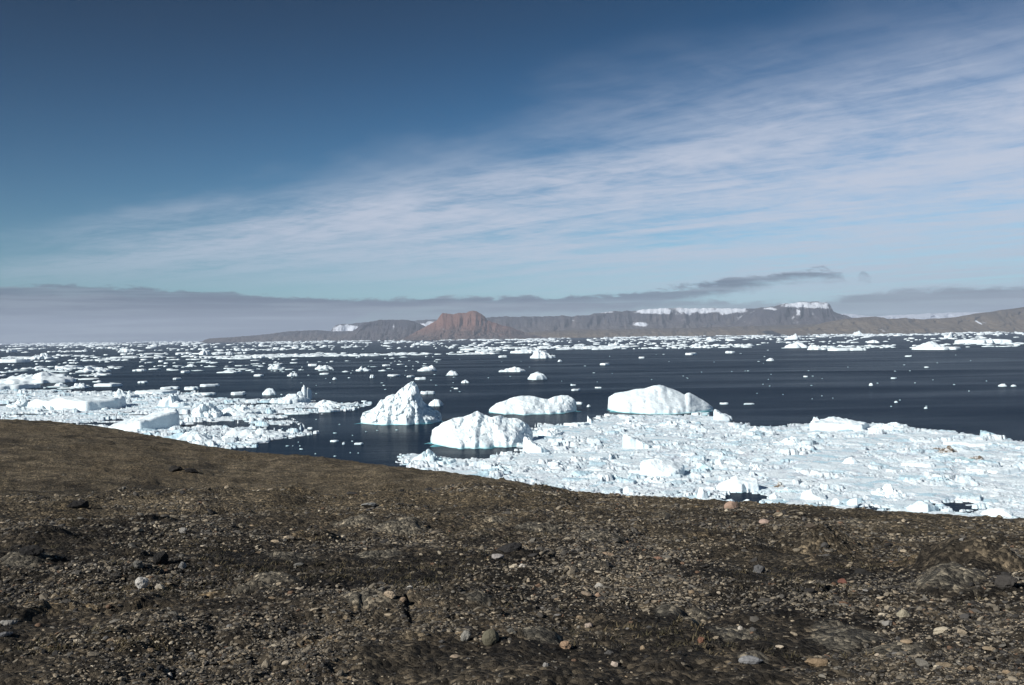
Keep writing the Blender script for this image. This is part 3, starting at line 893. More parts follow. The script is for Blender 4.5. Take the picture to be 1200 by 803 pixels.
# ------------------------------------------------------------------ ice
def disc(nr, na):
    """radial grid: centre + nr rings of na"""
    V = [(0.0, 0.0)]
    for r in range(1, nr + 1):
        V += [(r / nr, t) for t in np.linspace(0, 2 * np.pi, na, endpoint=False)]
    V = np.array(V)
    tri = np.array([(0, 1 + i, 1 + (i + 1) % na) for i in range(na)])
    qd = []
    for r in range(nr - 1):
        a = 1 + r * na
        for i in range(na):
            j = (i + 1) % na
            qd.append((a + i, a + na + i, a + na + j, a + j))
    return V, tri, np.array(qd)


def floe_shape(seed, style, nr=9, na=36):
    """unit piece of ice: half width 1, half depth 1, top 1. style: flat | hummock | dome | block | wedge"""
    g = np.random.default_rng(seed)
    P, tri, qd = disc(nr, na)
    r, t = P[:, 0], P[:, 1]
    ct, st = np.cos(t), np.sin(t)
    so = seed * 3.7
    out = 1 + 0.42 * fbm2(ct * 1.1 + so, st * 1.1 + so, 3, 0.6)
    if style in ('block', 'wedge', 'ramp', 'flat', 'facet'):
        ang = np.sort(g.uniform(0, 2 * np.pi, 6)); lim = g.uniform(0.55, 0.95, 6)
        for a, L in zip(ang, lim):
            out = np.minimum(out, L / np.maximum(np.cos(t - a), 0.25))
    rr = np.where(r < 0.999, r ** 0.8, 1.0)
    rr = np.where(r > 1 - 1.5 / nr, np.where(r > 0.999, 1.0, 0.965), rr * 0.97)
    x, y = rr * out * ct, rr * out * st
    nz = fbm2(x * 1.5 + so, y * 1.5 - so, 5, 0.58)
    nz2 = fbm2(x * 4 + so, y * 4 - so, 3, 0.6)
    edge = sstep(1.0, 0.93, r)
    if style == 'flat':
        h = 0.75 + 0.16 * nz + 0.07 * nz2
    elif style == 'hummock':
        pk = 0.0
        for _q in range(3):
            cx, cy = g.uniform(-0.5, 0.5, 2)
            wx_, wy_ = g.uniform(0.4, 0.8, 2)
            pk = np.maximum(pk, g.uniform(0.45, 1.0) * sstep(1.2, 0.05, np.hypot((x - cx) / wx_, (y - cy) / wy_) + 0.25 * nz))
        w1_, w2_, wr_, wx2, wy2 = worley2(x * 2.6 + so, y * 2.2 + so)
        cell_ = (0.55 + 0.45 * wr_[..., 0] + 0.5 * (wr_[..., 1] - 0.5) * wx2 + 0.4 * (wr_[..., 2] - 0.6) * wy2) * (0.75 + 0.25 * sstep(0.02, 0.2, w2_ - w1_))
        h = 0.14 + (0.16 + 0.80 * pk) * cell_ + 0.07 * nz2
    elif style == 'dome':
        h = (1 - 0.78 * r ** 2.0) * (1 + 0.25 * nz) + 0.05 * nz2
    elif style == 'facet':
        h = np.full(x.shape, 1.0)
        for _q in range(6):
            a_ = g.uniform(0, 6.28); c_ = g.uniform(0.75, 1.15); sl = g.uniform(0.25, 1.0)
            h = np.minimum(h, c_ - sl * np.maximum(x * math.cos(a_) + y * math.sin(a_) + 0.10 * nz, -0.3))
        h = h + 0.06 * nz + 0.03 * nz2
    elif style in ('wedge', 'ramp'):
        h = 0.55 + (0.5 if style == 'ramp' else -0.5) * x + 0.10 * nz + 0.04 * nz2
    else:
        a = g.uniform(0, 6.28)
        h = 0.75 + 0.22 * (x * math.cos(a) + y * math.sin(a)) + 0.16 * nz + 0.08 * nz2
    h = np.clip(h, 0.10, 1.4)
    z = np.where(r > 0.999, -0.25, h * np.where(r > 1 - 1.5 / nr, 0.80, 1.0))
    V = np.stack([x, y, z], 1)
    V[:, 0] /= np.abs(V[:, 0]).max(); V[:, 1] /= np.abs(V[:, 1]).max(); V[:, 2] /= V[:, 2].max()
    return V, tri, qd


def place_ice(px, py, w, h, style, label, name='ice_floe', cat='ice floe', group=None, mat=None, seed=0, depth=None, detail=(14, 60), share=None, rotz=0.0):
    """a floating piece whose waterline sits at photo point (px, py); w and h in photo pixels"""
    x, y, d = on_sea(px, py)
    W = w * d / FPX * 0.5; Hh = h * d / FPX
    dep = depth if depth is not None else min(W * 0.9, 1.0 * W + 2)
    Hh = max(0.25, (0.75 if style == 'flat' and w < 40 else 1.0) * Hh - 0.6 * dep * H / d)
    yaw = -math.atan2(x, y)
    if share is not None:
        me = share
        o = link(name, me, loc=(x, y, 0), rotz=yaw)
        o.scale = (W, dep, Hh)
    else:
        V, tri, qd = floe_shape(seed, style, *detail)
        V = V * np.array([W, dep, Hh])
        s = min(W, Hh * 2)
        top = np.clip(V[:, 2] / Hh, 0, 1)
        for ax in range(3):
            V[:, ax] += (0.035 if style == 'flat' else 0.07) * s * top * fbm3(V[:, 0] / s * 1.6 + seed, V[:, 1] / s * 1.6 + ax * 9, V[:, 2] / s * 1.6, 4)
        me = mesh_np(name, V, [tri, qd])
        o = link(name, me, mat or (M_FLOE if d < 900 else M_FAR), loc=(x, y + 0, 0), rotz=yaw)
    # move back so that the near waterline, not the centre, is at the measured point
    s_, c_ = x / d, y / d
    o.location = (x + s_ * dep * 0.55, y + c_ * dep * 0.55, 0)
    tag(o, label, cat, group)
    return o


def big_berg(pts, base, depth, label, seed, pk=0.15, front=1.0, rough=0.06, n=(260, 140), fluted=0.5, cliff=0.22):
    """pts: skyline points (photo px) from one waterline end to the other; base: waterline y at the near foot"""
    xm = 0.5 * (pts[0][0] + pts[-1][0])
    x0, y0, d = on_sea(xm, base)
    sc = d / FPX
    us = np.array([(p[0] - xm) * sc for p in pts])
    hz = np.array([(base + (p[0] - xm) * -math.tan(ROLL) - p[1]) * sc for p in pts])
    nu, nv = n
    u = us[0] + (us[-1] - us[0]) * (0.5 - 0.5 * np.cos(np.linspace(0, np.pi, nu))) * 1.0
    half = 0.5 * (us[-1] - us[0]); uc = 0.5 * (us[-1] + us[0])
    s = (u - uc) / half
    top = np.interp(u, us, hz)
    ext = np.maximum(1 - np.abs(s) ** 2.2, 0) ** 0.75 * (1 + 0.22 * fbm2(s * 2.2 + seed, s * 0 + seed, 3))
    ext = np.maximum(ext, 0.02)
    q = -np.cos(np.linspace(0, np.pi, nv))
    UU = np.repeat(u[:, None], nv, 1)
    QQ = np.repeat(q[None, :], nu, 0)
    fd, bd = depth * 0.5 * front, depth * 0.5
    YY = np.where(QQ < pk, (QQ - pk) / (1 + pk) * fd * (1 + pk), (QQ - pk) / (1 - pk) * bd) * ext[:, None]
    YY = YY + 0.09 * depth * fbm2(UU / half * 2.4 + seed, QQ * 0.9 + seed, 3) * ext[:, None]
    crest_back = fd * (1 + pk) * ext
    tt = np.maximum(top - crest_back * H / d, 0.25 * top)
    a = np.where(QQ < pk, (QQ + 1) / (1 + pk), (1 - QQ) / (1 - pk))
    prof = cliff * sstep(0, 0.10, a) + (1 - cliff) * a ** 1.05
    ZZ = tt[:, None] * np.clip(prof, 0, 1)
    ZZ = np.where((a < 1e-6) | (np.abs(s)[:, None] > 0.9999), -1.0, ZZ)
    s3 = tt.max()
    wgt = sstep(0, 0.12, a) * (np.abs(s)[:, None] < 0.9999)
    n1 = ridged3(UU / s3 * 1.3 + seed, YY / s3 * 1.3, ZZ / s3 * 1.0, 5)
    n2 = fbm3(UU / s3 * 5 + seed, YY / s3 * 5, ZZ / s3 * (5 - 3 * fluted) + 1, 4)
    ZZ = ZZ + wgt * s3 * rough * 0.8 * (n1 - 0.6) * np.clip(ZZ / s3 * 2, 0.15, 1)
    YY = YY + wgt * s3 * rough * (1.1 * n2 + 0.5 * fbm3(UU / s3 * 11, YY / s3 * 11, ZZ / s3 * 8, 3))
    UU = UU + wgt * s3 * rough * 0.4 * fbm3(UU / s3 * 6 + 40, YY / s3 * 6, ZZ / s3 * 6, 3)
    for cs, am in ((0.34, 0.050), (0.15, 0.028)):
        wu = UU / (s3 * cs) + 0.4 * n2 + seed * 3; wv = (ZZ * 1.1 + YY * 0.55) / (s3 * cs) + 0.4 * fbm3(UU / s3 * 4 + 9, YY / s3 * 4, ZZ / s3 * 4, 3)
        f1, f2, rv, lx, ly = worley2(wu, wv)
        pl = (rv[..., 0] - 0.5) + 1.3 * (rv[..., 1] - 0.5) * lx + 1.3 * (rv[..., 2] - 0.5) * ly
        crk = sstep(0.06, 0.0, f2 - f1) * (rv[..., 3] > 0.45)
        k_ = wgt * s3 * am * (rough / 0.05)
        YY = YY - k_ * (pl - 0.9 * crk)
        ZZ = ZZ + 0.5 * k_ * (pl - 0.9 * crk) * np.clip(ZZ / s3 * 2, 0, 1)
    V = np.stack([UU, YY, ZZ], -1).reshape(-1, 3)
    yaw = -math.atan2(x0, y0)
    me = mesh_np('ice_body', V, grid_faces(nu, nv)[:, ::1])
    sx, cy = x0 / d, y0 / d
    dc = d + fd * (1 + pk)
    o = link('iceberg', None, loc=(sx * dc, cy * dc, 0), rotz=yaw)
    link('ice_body', me, M_BERG, parent=o)
    tag(o, label, 'iceberg')
    # drowned ledge: a thin apron of ice at the waterline
    th = np.linspace(0, 2 * np.pi, 120, endpoint=False)
    fu = uc + half * np.cos(th) * 1.0
    e2 = np.interp(fu, u, ext)
    fy = np.where(np.sin(th) < 0, np.sin(th) * 0 - fd * (1 + pk) * e2, bd * e2)
    w = 5.0 * np.clip(0.25 + 1.1 * fbm2(np.cos(th) * 3 + seed, np.sin(th) * 3, 4), -0.1, 1.0) * np.where(np.sin(th) < 0, 1, 0.4)
    inn = np.stack([fu * 0.99, fy * 0.5, np.full_like(fu, 0.05)], 1)
    outr = np.stack([fu + w * np.cos(th) * 0.6, fy + np.where(np.sin(th) < 0, -w, w * 0.3), np.full_like(fu, 0.015)], 1)
    low = outr.copy(); low[:, 2] = -0.6
    A = np.concatenate([inn, outr, low]); nn = len(th)
    i = np.arange(nn); j = (i + 1) % nn
    ff = np.concatenate([np.stack([i, i + nn, j + nn, j], 1), np.stack([i + nn, i + 2 * nn, j + 2 * nn, j + nn], 1)])
    link('drowned_ledge', mesh_np('drowned_ledge', A, ff), M_FOOT, parent=o)
    return o


big_berg([(422, 494), (424, 486), (432, 482.5), (440, 477), (443, 473), (447, 468.5), (451, 467), (455, 463), (463, 461.5), (470, 455.5), (476, 451.5), (479, 448), (482, 446.6), (485, 447), (489, 451), (492, 457), (494, 463), (496, 470), (500, 475), (508, 480), (514, 484), (518, 488), (519, 494)],
         498, 26, 'tall pointed iceberg like a tent in open dark water', 1, pk=0.2, rough=0.055, cliff=0.13)
big_berg([(501, 521), (503, 511), (508, 505.5), (515, 499.5), (522, 494), (529, 489.5), (540, 487), (550, 484), (556, 480.5), (560, 479), (566, 481.5), (571, 484.5), (577, 488), (583, 486.5), (592, 487), (600, 489.5), (606, 490), (612, 493), (618, 498), (623, 503), (628, 511), (629, 518)],
         526, 42, 'broad lumpy white iceberg grounded at the tip of the pack', 2, pk=0.15, rough=0.040, cliff=0.07)
big_berg([(571, 484), (573, 481), (580, 475), (588, 471), (597, 467), (608, 463.6), (618, 463), (627, 464), (636, 466.6), (643, 467.6), (650, 465), (660, 463.4), (668, 465), (675, 470), (678, 476), (678, 480)],
         486, 40, 'low saddle backed iceberg behind the broad lumpy one', 3, pk=0.1, rough=0.032, cliff=0.06)
big_berg([(709, 484), (710, 471), (714, 467.5), (718, 464), (730, 460), (744, 456), (756, 453.5), (766, 450.3), (773, 449.3), (779, 450.3), (788, 454), (797, 457.6), (804, 461.5), (806, 460), (809, 459.6), (816, 464), (826, 471), (833, 477), (838, 483)],
         485.5, 60, 'large smooth white dome iceberg behind the pack ice', 4, pk=0.15, rough=0.019, fluted=0.3, cliff=0.10)

ICE = [  # px, py(waterline), w, h, style, label
    # left field
    (101, 480, 122, 15, 'flat', 'long flat topped ice slab at left with turquoise waterline'),
    (22, 478, 24, 12, 'hummock', 'craggy ice hummock beside the long flat slab at left'),
    (160, 505, 92, 23, 'ramp', 'broad tilted smooth ice slab nearest the hillside at left'),
    (205, 478, 40, 16, 'hummock', 'jagged ice ridge behind the broad tilted slab'),
    (243, 490, 36, 18, 'hummock', 'craggy shaded ice block right of the broad tilted slab'),
    (281, 487, 48, 14, 'hummock', 'rounded ice mass in the middle of the left pack'),
    (227, 517, 42, 11, 'dome', 'smooth low ice mound hugging the hillside edge at left'),
    (300, 513, 78, 12, 'hummock', 'pointed ice tongue sticking into dark water near hillside'),
    (300, 519, 30, 4, 'flat', 'thin ice sliver just below the pointed ice tongue'),
    (359, 468, 13, 17, 'block', 'upright dark faced ice block on the long ice ridge'),
    (340, 473, 48, 14, 'hummock', 'white ice ridge carrying the upright block'),
    (392, 477, 50, 9, 'hummock', 'low ice spit ending the left pack near the pointed iceberg'),
    (386, 483, 26, 8, 'hummock', 'small ice hump at the foot of the low ice spit'),
    (316, 463, 17, 8, 'dome', 'rounded white floe behind the white ice ridge'),
    (345, 486, 36, 4, 'flat', 'thin flat floe under the white ice ridge'),
    (147, 467, 30, 11, 'hummock', 'knobbly ice mound behind the long flat slab'),
    (185, 462, 50, 5, 'flat', 'thin flat floe joined to the knobbly ice mound'),
    (40, 449, 84, 13, 'hummock', 'wide ice ridge at the left edge across a dark lead'),
    (20, 456, 50, 6, 'flat', 'flat floe fronting the wide ice ridge at left edge'),
    (111, 436, 34, 8, 'hummock', 'humped floe beyond the wide ice ridge at left'),
    (127, 453, 30, 5, 'flat', 'flat floe at the mouth of the dark lead'),
    (70, 453, 14, 4, 'dome', 'small floe in the dark lead at left'),
    (94, 455, 18, 6, 'hummock', 'knobby floe beside the flat floe in dark lead'),
    (47, 421, 32, 8, 'hummock', 'large distant hummocked floe at far left'),
    (20, 425, 40, 5, 'flat', 'flat floe adjoining the large distant hummocked floe'),
    (12, 413, 14, 5, 'flat', 'small distant floe at the left edge below the horizon'),
    (147, 413, 16, 6, 'hummock', 'far craggy floe under the grey cloud bank'),
    (240, 416, 13, 7, 'dome', 'bright domed floe far out under the cloud bank'),
    (269, 416, 9, 5, 'dome', 'small domed floe right of the bright domed floe'),
    (80, 432, 30, 5, 'flat', 'long flat floe between two hummocked floes at left'),
    (199, 456, 21, 4, 'flat', 'first slim floe in the dark bay at left'),
    (225, 457, 17, 5, 'flat', 'second slim floe in the dark bay next to a longer one'),
    (246, 453, 22, 4, 'flat', 'longest slim floe in the dark bay'),
    (240, 463, 26, 4, 'flat', 'slim floe close to the rim of the left pack'),
    (279, 463, 18, 5, 'flat', 'bright slim floe behind the left pack'),
    (168, 449, 12, 3, 'flat', 'tiny flat floe alone in the dark bay'),
    (207, 445, 10, 3, 'flat', 'tiny flat floe far inside the dark bay'),
    (216, 437, 13, 4, 'flat', 'small floe near the back of the dark bay'),
    (269, 437, 29, 5, 'hummock', 'ragged floe at the right end of the dark bay'),
    (166, 435, 13, 4, 'flat', 'small flat floe beyond the dark bay'),
    (380, 433, 22, 6, 'hummock', 'ragged floe left of centre in open water'),
    (367, 429, 12, 4, 'flat', 'flat floe just behind the ragged floe left of centre'),
    (381, 439, 13, 3, 'flat', 'thin floe in front of the ragged floe left of centre'),
    (425, 435, 20, 7, 'hummock', 'humped floe directly beyond the tall pointed iceberg'),
    (453, 429, 10, 3, 'flat', 'thin floe far behind the pointed iceberg'),
    (462, 441, 16, 3, 'flat', 'double thin floe behind the peak of the pointed iceberg'),
    (481, 442, 10, 3, 'flat', 'short thin floe right of the double thin floe'),
    (494, 445, 16, 4, 'flat', 'slim bright floe behind the pointed iceberg on its right'),
    (501, 435, 24, 8, 'hummock', 'wide rugged floe far behind the pointed iceberg'),
    (530, 440, 14, 6, 'dome', 'white triangular floe right of the wide rugged floe'),
    (545, 449, 10, 4, 'dome', 'little white floe closer than the triangular floe'),
    (534, 456, 6, 2, 'flat', 'tiny floe between the pointed and saddle backed icebergs'),
    (501, 462, 18, 5, 'flat', 'flat floe tucked behind the right shoulder of the pointed iceberg'),
    (511, 476, 18, 8, 'dome', 'small peaked ice bit right of the pointed iceberg'),
    (427, 471, 7, 2, 'flat', 'tiny flat floe left of the pointed iceberg'),
    (303, 441, 12, 4, 'flat', 'small floe with a twin right of the dark bay'),
    (322, 433, 16, 7, 'hummock', 'humped floe right of the dark bay'),
    (343, 441, 13, 5, 'hummock', 'lumpy floe in open water beyond the left pack'),
    (392, 445, 6, 3, 'dome', 'tiny round floe beyond the left pack'),
    (436, 443, 6, 4, 'dome', 'tiny round floe beyond the pointed iceberg'),
    (391, 518, 12, 3, 'flat', 'small white floe in dark water off the hillside'),
    (420, 521, 12, 3, 'flat', 'thin white floe off the hillside below the pointed iceberg'),
    (364, 503, 7, 3, 'flat', 'tiny floe right of the pointed ice tongue'),
    (363, 510, 7, 3, 'dome', 'lower tiny floe right of the pointed ice tongue'),
    (352, 505, 5, 3, 'flat', 'crumb of ice beside the pointed ice tongue'),
    (403, 521, 4, 3, 'dome', 'crumb of ice between two floes off the hillside'),
    # centre
    (601, 436, 34, 7, 'hummock', 'long ragged floe beyond the saddle backed iceberg'),
    (630, 445, 24, 9, 'dome', 'peaked white floe beyond the saddle backed iceberg'),
    (635, 420, 33, 10, 'hummock', 'humped distant iceberg in front of the far ice belt'),
    (620, 414, 46, 6, 'hummock', 'bright mass of far ice left of the humped distant iceberg'),
    (590, 419, 12, 4, 'flat', 'small floe left of the humped distant iceberg'),
    (656, 424, 6, 3, 'dome', 'tiny floe right of the humped distant iceberg'),
    (708, 428, 13, 4, 'flat', 'slim floe alone in water beyond the dome iceberg'),
    (752, 420, 7, 3, 'flat', 'tiny slim floe farther out beyond the dome iceberg'),
    (810, 416, 14, 4, 'flat', 'flat floe off the far ice belt below the snow rim'),
    (856, 414, 12, 4, 'flat', 'flat floe right of another below the snow rim'),
    (675, 458, 11, 3, 'flat', 'flat floe close to the saddle backed iceberg'),
    (671, 452, 8, 2, 'flat', 'tiny floe behind the flat floe by the saddle backed iceberg'),
    (701, 455, 8, 2, 'flat', 'tiny double floe left of the dome iceberg'),
    (680, 474, 10, 4, 'flat', 'small floe at the right end of the saddle backed iceberg'),
    (690, 477, 5, 3, 'dome', 'crumb of ice right of the saddle backed iceberg'),
    (848, 474, 11, 3, 'flat', 'flat floe right of the dome iceberg'),
    (877, 474, 14, 2, 'flat', 'thin sliver of ice farther right of the dome iceberg'),
    (720, 405, 16, 5, 'hummock', 'bright lump in the far ice belt below the plateau'),
    (834, 399, 13, 5, 'hummock', 'bright lump in the ice belt below the plateau snow rim'),
    # right
    (903, 423, 10, 4, 'dome', 'lone domed floe in the wide dark water at right'),
    (929, 398, 21, 8, 'hummock', 'distant iceberg below the snow capped table mountain'),
    (932, 408, 28, 8, 'dome', 'broad distant iceberg in front of the one below table mountain'),
    (960, 410, 32, 7, 'hummock', 'humped end of the long ice strip at right'),
    (995, 411, 46, 4, 'flat', 'long thin ice strip right of its humped end'),
    (1023, 402, 14, 4, 'dome', 'small domed floe above the long thin ice strip'),
    (1088, 408, 28, 8, 'dome', 'peaked floe on the far strip at right'),
    (1100, 410, 56, 4, 'flat', 'flat base of ice around the peaked floe at right'),
    (1150, 402, 60, 5, 'flat', 'longest flat ice strip near the right edge'),
    (1112, 396, 10, 7, 'hummock', 'small spire of ice near the brown shore at right'),
    (1007, 393, 14, 6, 'hummock', 'white floe close under the brown shore'),
    (1065, 418, 8, 2, 'flat', 'small flat floe out from the far strip at right'),
    (1047, 444, 7, 2, 'flat', 'tiny floe in the middle of the wide dark water'),
    (1086, 431, 5, 2, 'flat', 'tiny floe beyond the middle of the wide dark water'),
    (1021, 452, 5, 3, 'dome', 'tiny bright floe above the pack ice ridge'),
    (944, 442, 5, 2, 'flat', 'tiny floe below the lone domed floe at right'),
    (1175, 453, 9, 3, 'dome', 'small floe near the right edge with a smaller neighbour'),
    (1188, 453, 6, 2, 'dome', 'smaller floe at the very right edge'),
    (1050, 472, 4, 2, 'dome', 'crumb of ice in dark water beyond the pack at right'),
    (1085, 479, 4, 2, 'dome', 'crumb of ice close to the pack edge at right'),
]
for i, a in enumerate(ICE):
    near_p = a[1] > horizon(a[0]) + 45
    x, y, d = on_sea(a[0], a[1])
    dep = None
    if a[4] == 'flat' or not near_p:
        dep = min(a[2] * d / FPX * 0.5, max(6, 0.9 * a[2] * d / FPX * 0.5))
    a = a if near_p else a[:3] + (a[3] * 0.86,) + a[4:]
    place_ice(*a, seed=100 + i, depth=dep, detail=(26, 110) if a[2] > 30 else (14, 52),
              **(dict(name='iceberg', cat='iceberg') if 'distant iceberg' in a[5] and a[5] != ICE[27][5] else dict(group='ice floes adrift on the dark sea')))

PACK = [  # blocks and bergy bits frozen into the near pack
    (508, 546, 56, 20, 'hummock', 'turquoise tinted ice lump with brownish top at pack tip', M_TURQ),
    (629, 531, 32, 19, 'wedge', 'triangular tilted ice slab just right of the broad lumpy iceberg', M_FLOE),
    (693, 497, 10, 10, 'wedge', 'small white spike on the far edge of the pack', M_FLOE),
    (676, 500, 32, 7, 'flat', 'flat white shelf beside the small spike', M_FLOE),
    (748, 526, 54, 19, 'wedge', 'wedge shaped ice block in the upper middle of the pack', M_FLOE),
    (774, 559, 58, 22, 'dome', 'large pale ice block in the centre of the pack', M_FLOE),
    (827, 551, 21, 10, 'wedge', 'blue shaded ice block right of the large pale block', M_TURQ),
    (843, 546, 12, 8, 'block', 'small upright block behind the blue shaded block', M_FLOE),
    (862, 576, 54, 20, 'facet', 'big rugged ice mound above the dark pool in the pack', M_FLOE),
    (592, 553, 48, 9, 'hummock', 'low turquoise ice ridge near the left tip of the pack', M_TURQ),
    (823, 586, 14, 14, 'block', 'stubby ice block on the near shore left of the dark pool', M_FLOE),
    (856, 590, 16, 5, 'dome', 'small floe at the near rim of the dark pool', M_FLOE),
    (874, 590, 10, 5, 'dome', 'smaller floe right of another in the dark pool', M_FLOE),
    (737, 579, 14, 9, 'block', 'squat ice block close to the hillside crest', M_FLOE),
    (766, 566, 34, 8, 'hummock', 'broken ice heap in front of the large pale block', M_FLOE),
    (720, 562, 14, 6, 'hummock', 'small turquoise lump left of the large pale block', M_TURQ),
    (847, 493, 22, 13, 'wedge', 'flat topped ice spur at the right foot of the dome iceberg', M_FLOE),
    (820, 487, 24, 5, 'flat', 'thin shelf under the dome iceberg at its right end', M_TURQ),
    (957, 502, 16, 13, 'dome', 'rounded knob at the end of the long pack ridge', M_FLOE),
    (987, 505, 68, 14, 'block', 'long raised ridge on the far edge of the pack at right', M_FLOE),
    (1038, 505, 50, 9, 'hummock', 'lower continuation of the long raised ridge', M_FLOE),
    (909, 587, 16, 9, 'block', 'ice block right of the dark pool near the crest', M_FLOE),
    (913, 573, 14, 9, 'hummock', 'dirty dark lump of ice above the dark pool', M_DIRTY),
    (922, 578, 26, 7, 'hummock', 'turquoise ice under the dirty dark lump', M_TURQ),
    (953, 588, 32, 14, 'dome', 'rounded ice mound on the near edge of the pack', M_FLOE),
    (981, 593, 14, 9, 'block', 'small block right of the rounded ice mound', M_FLOE),
    (998, 594, 14, 10, 'block', 'knobby block beside the dark near shore lead', M_FLOE),
    (1040, 583, 40, 16, 'hummock', 'pale blue ice mound right of centre in the near pack', M_FLOE),
    (1076, 602, 44, 15, 'facet', 'rugged bluish ice mound close to the crest at right', M_TURQ),
    (1109, 602, 14, 6, 'dome', 'small round floe in the dark lead at right', M_FLOE),
    (1172, 608, 40, 13, 'facet', 'craggy ice mound in the right corner of the pack', M_FLOE),
    (1107, 531, 30, 8, 'hummock', 'brown dirt covered ice heap at the right of the pack', M_DIRTY),
    (1143, 539, 18, 5, 'hummock', 'smaller brown dirty patch of ice near the right edge', M_DIRTY),
    (1110, 541, 60, 7, 'hummock', 'bluish ice ridge below the brown dirt covered heap', M_TURQ),
    (1075, 548, 36, 9, 'flat', 'smooth flat ice plate left of the smaller dirty patch', M_FLOE),
    (1160, 556, 60, 8, 'flat', 'wide flat ice plate at the right edge of the pack', M_FLOE),
    (1140, 523, 60, 6, 'flat', 'pinkish flat ice plate near the far right pack edge', M_FLOE),
    (930, 522, 46, 10, 'hummock', 'low ice swell in the pack right of the dome iceberg', M_FLOE),
    (1000, 545, 26, 9, 'block', 'isolated white block in the middle of the right pack', M_FLOE),
    (885, 551, 20, 9, 'hummock', 'lumpy white ice right of the small upright block', M_FLOE),
    (670, 520, 30, 6, 'hummock', 'low white rise between triangular slab and wedge block', M_FLOE),
    (700, 540, 26, 7, 'flat', 'flat plate between wedge block and hillside', M_FLOE),
    (655, 545, 24, 6, 'hummock', 'small rubble heap below the triangular tilted slab', M_FLOE),
    (890, 508, 30, 9, 'hummock', 'white rise right of the flat topped ice spur', M_FLOE),
    (785, 500, 30, 8, 'hummock', 'rubble in front of the middle of the dome iceberg', M_FLOE),
    (640, 511, 44, 10, 'hummock', 'broken ice shoulder joining the broad lumpy iceberg to the pack', M_FLOE),
    (735, 498, 26, 8, 'hummock', 'rubble in front of the left foot of the dome iceberg', M_FLOE),
]
for i, (px, py, w, h, st, lab, mt) in enumerate(PACK):
    st = 'facet' if st in ('dome', 'block') and w < 60 and px != 957 else st
    place_ice(px, py, w, h, st, lab, name='ice_block', cat='ice block', group='ice blocks in the near pack ice', mat=mt, seed=400 + i, detail=(30, 110) if w > 24 else (16, 60))


# brash: packed slush and small pieces, two fields
def in_poly(px, py, poly):
    poly = np.array(poly, float)
    n = len(poly); best = np.full(px.shape, 1e9); inside = np.zeros(px.shape, bool)
    for i in range(n):
        (x1, y1), (x2, y2) = poly[i], poly[(i + 1) % n]
        cond = ((y1 > py) != (y2 > py)) & (px < (x2 - x1) * (py - y1) / (y2 - y1 + 1e-12) + x1)
        inside ^= cond
        t = np.clip(((px - x1) * (x2 - x1) + (py - y1) * (y2 - y1)) / ((x2 - x1) ** 2 + (y2 - y1) ** 2 + 1e-12), 0, 1)
        best = np.minimum(best, np.hypot(px - x1 - t * (x2 - x1), py - y1 - t * (y2 - y1)))
    return np.where(inside, best, -best)


def sea_poly(pts):
    """photo outline of an ice field, laid down on the sea as a world polygon"""
    return [on_sea(px, py)[:2] for px, py in pts]


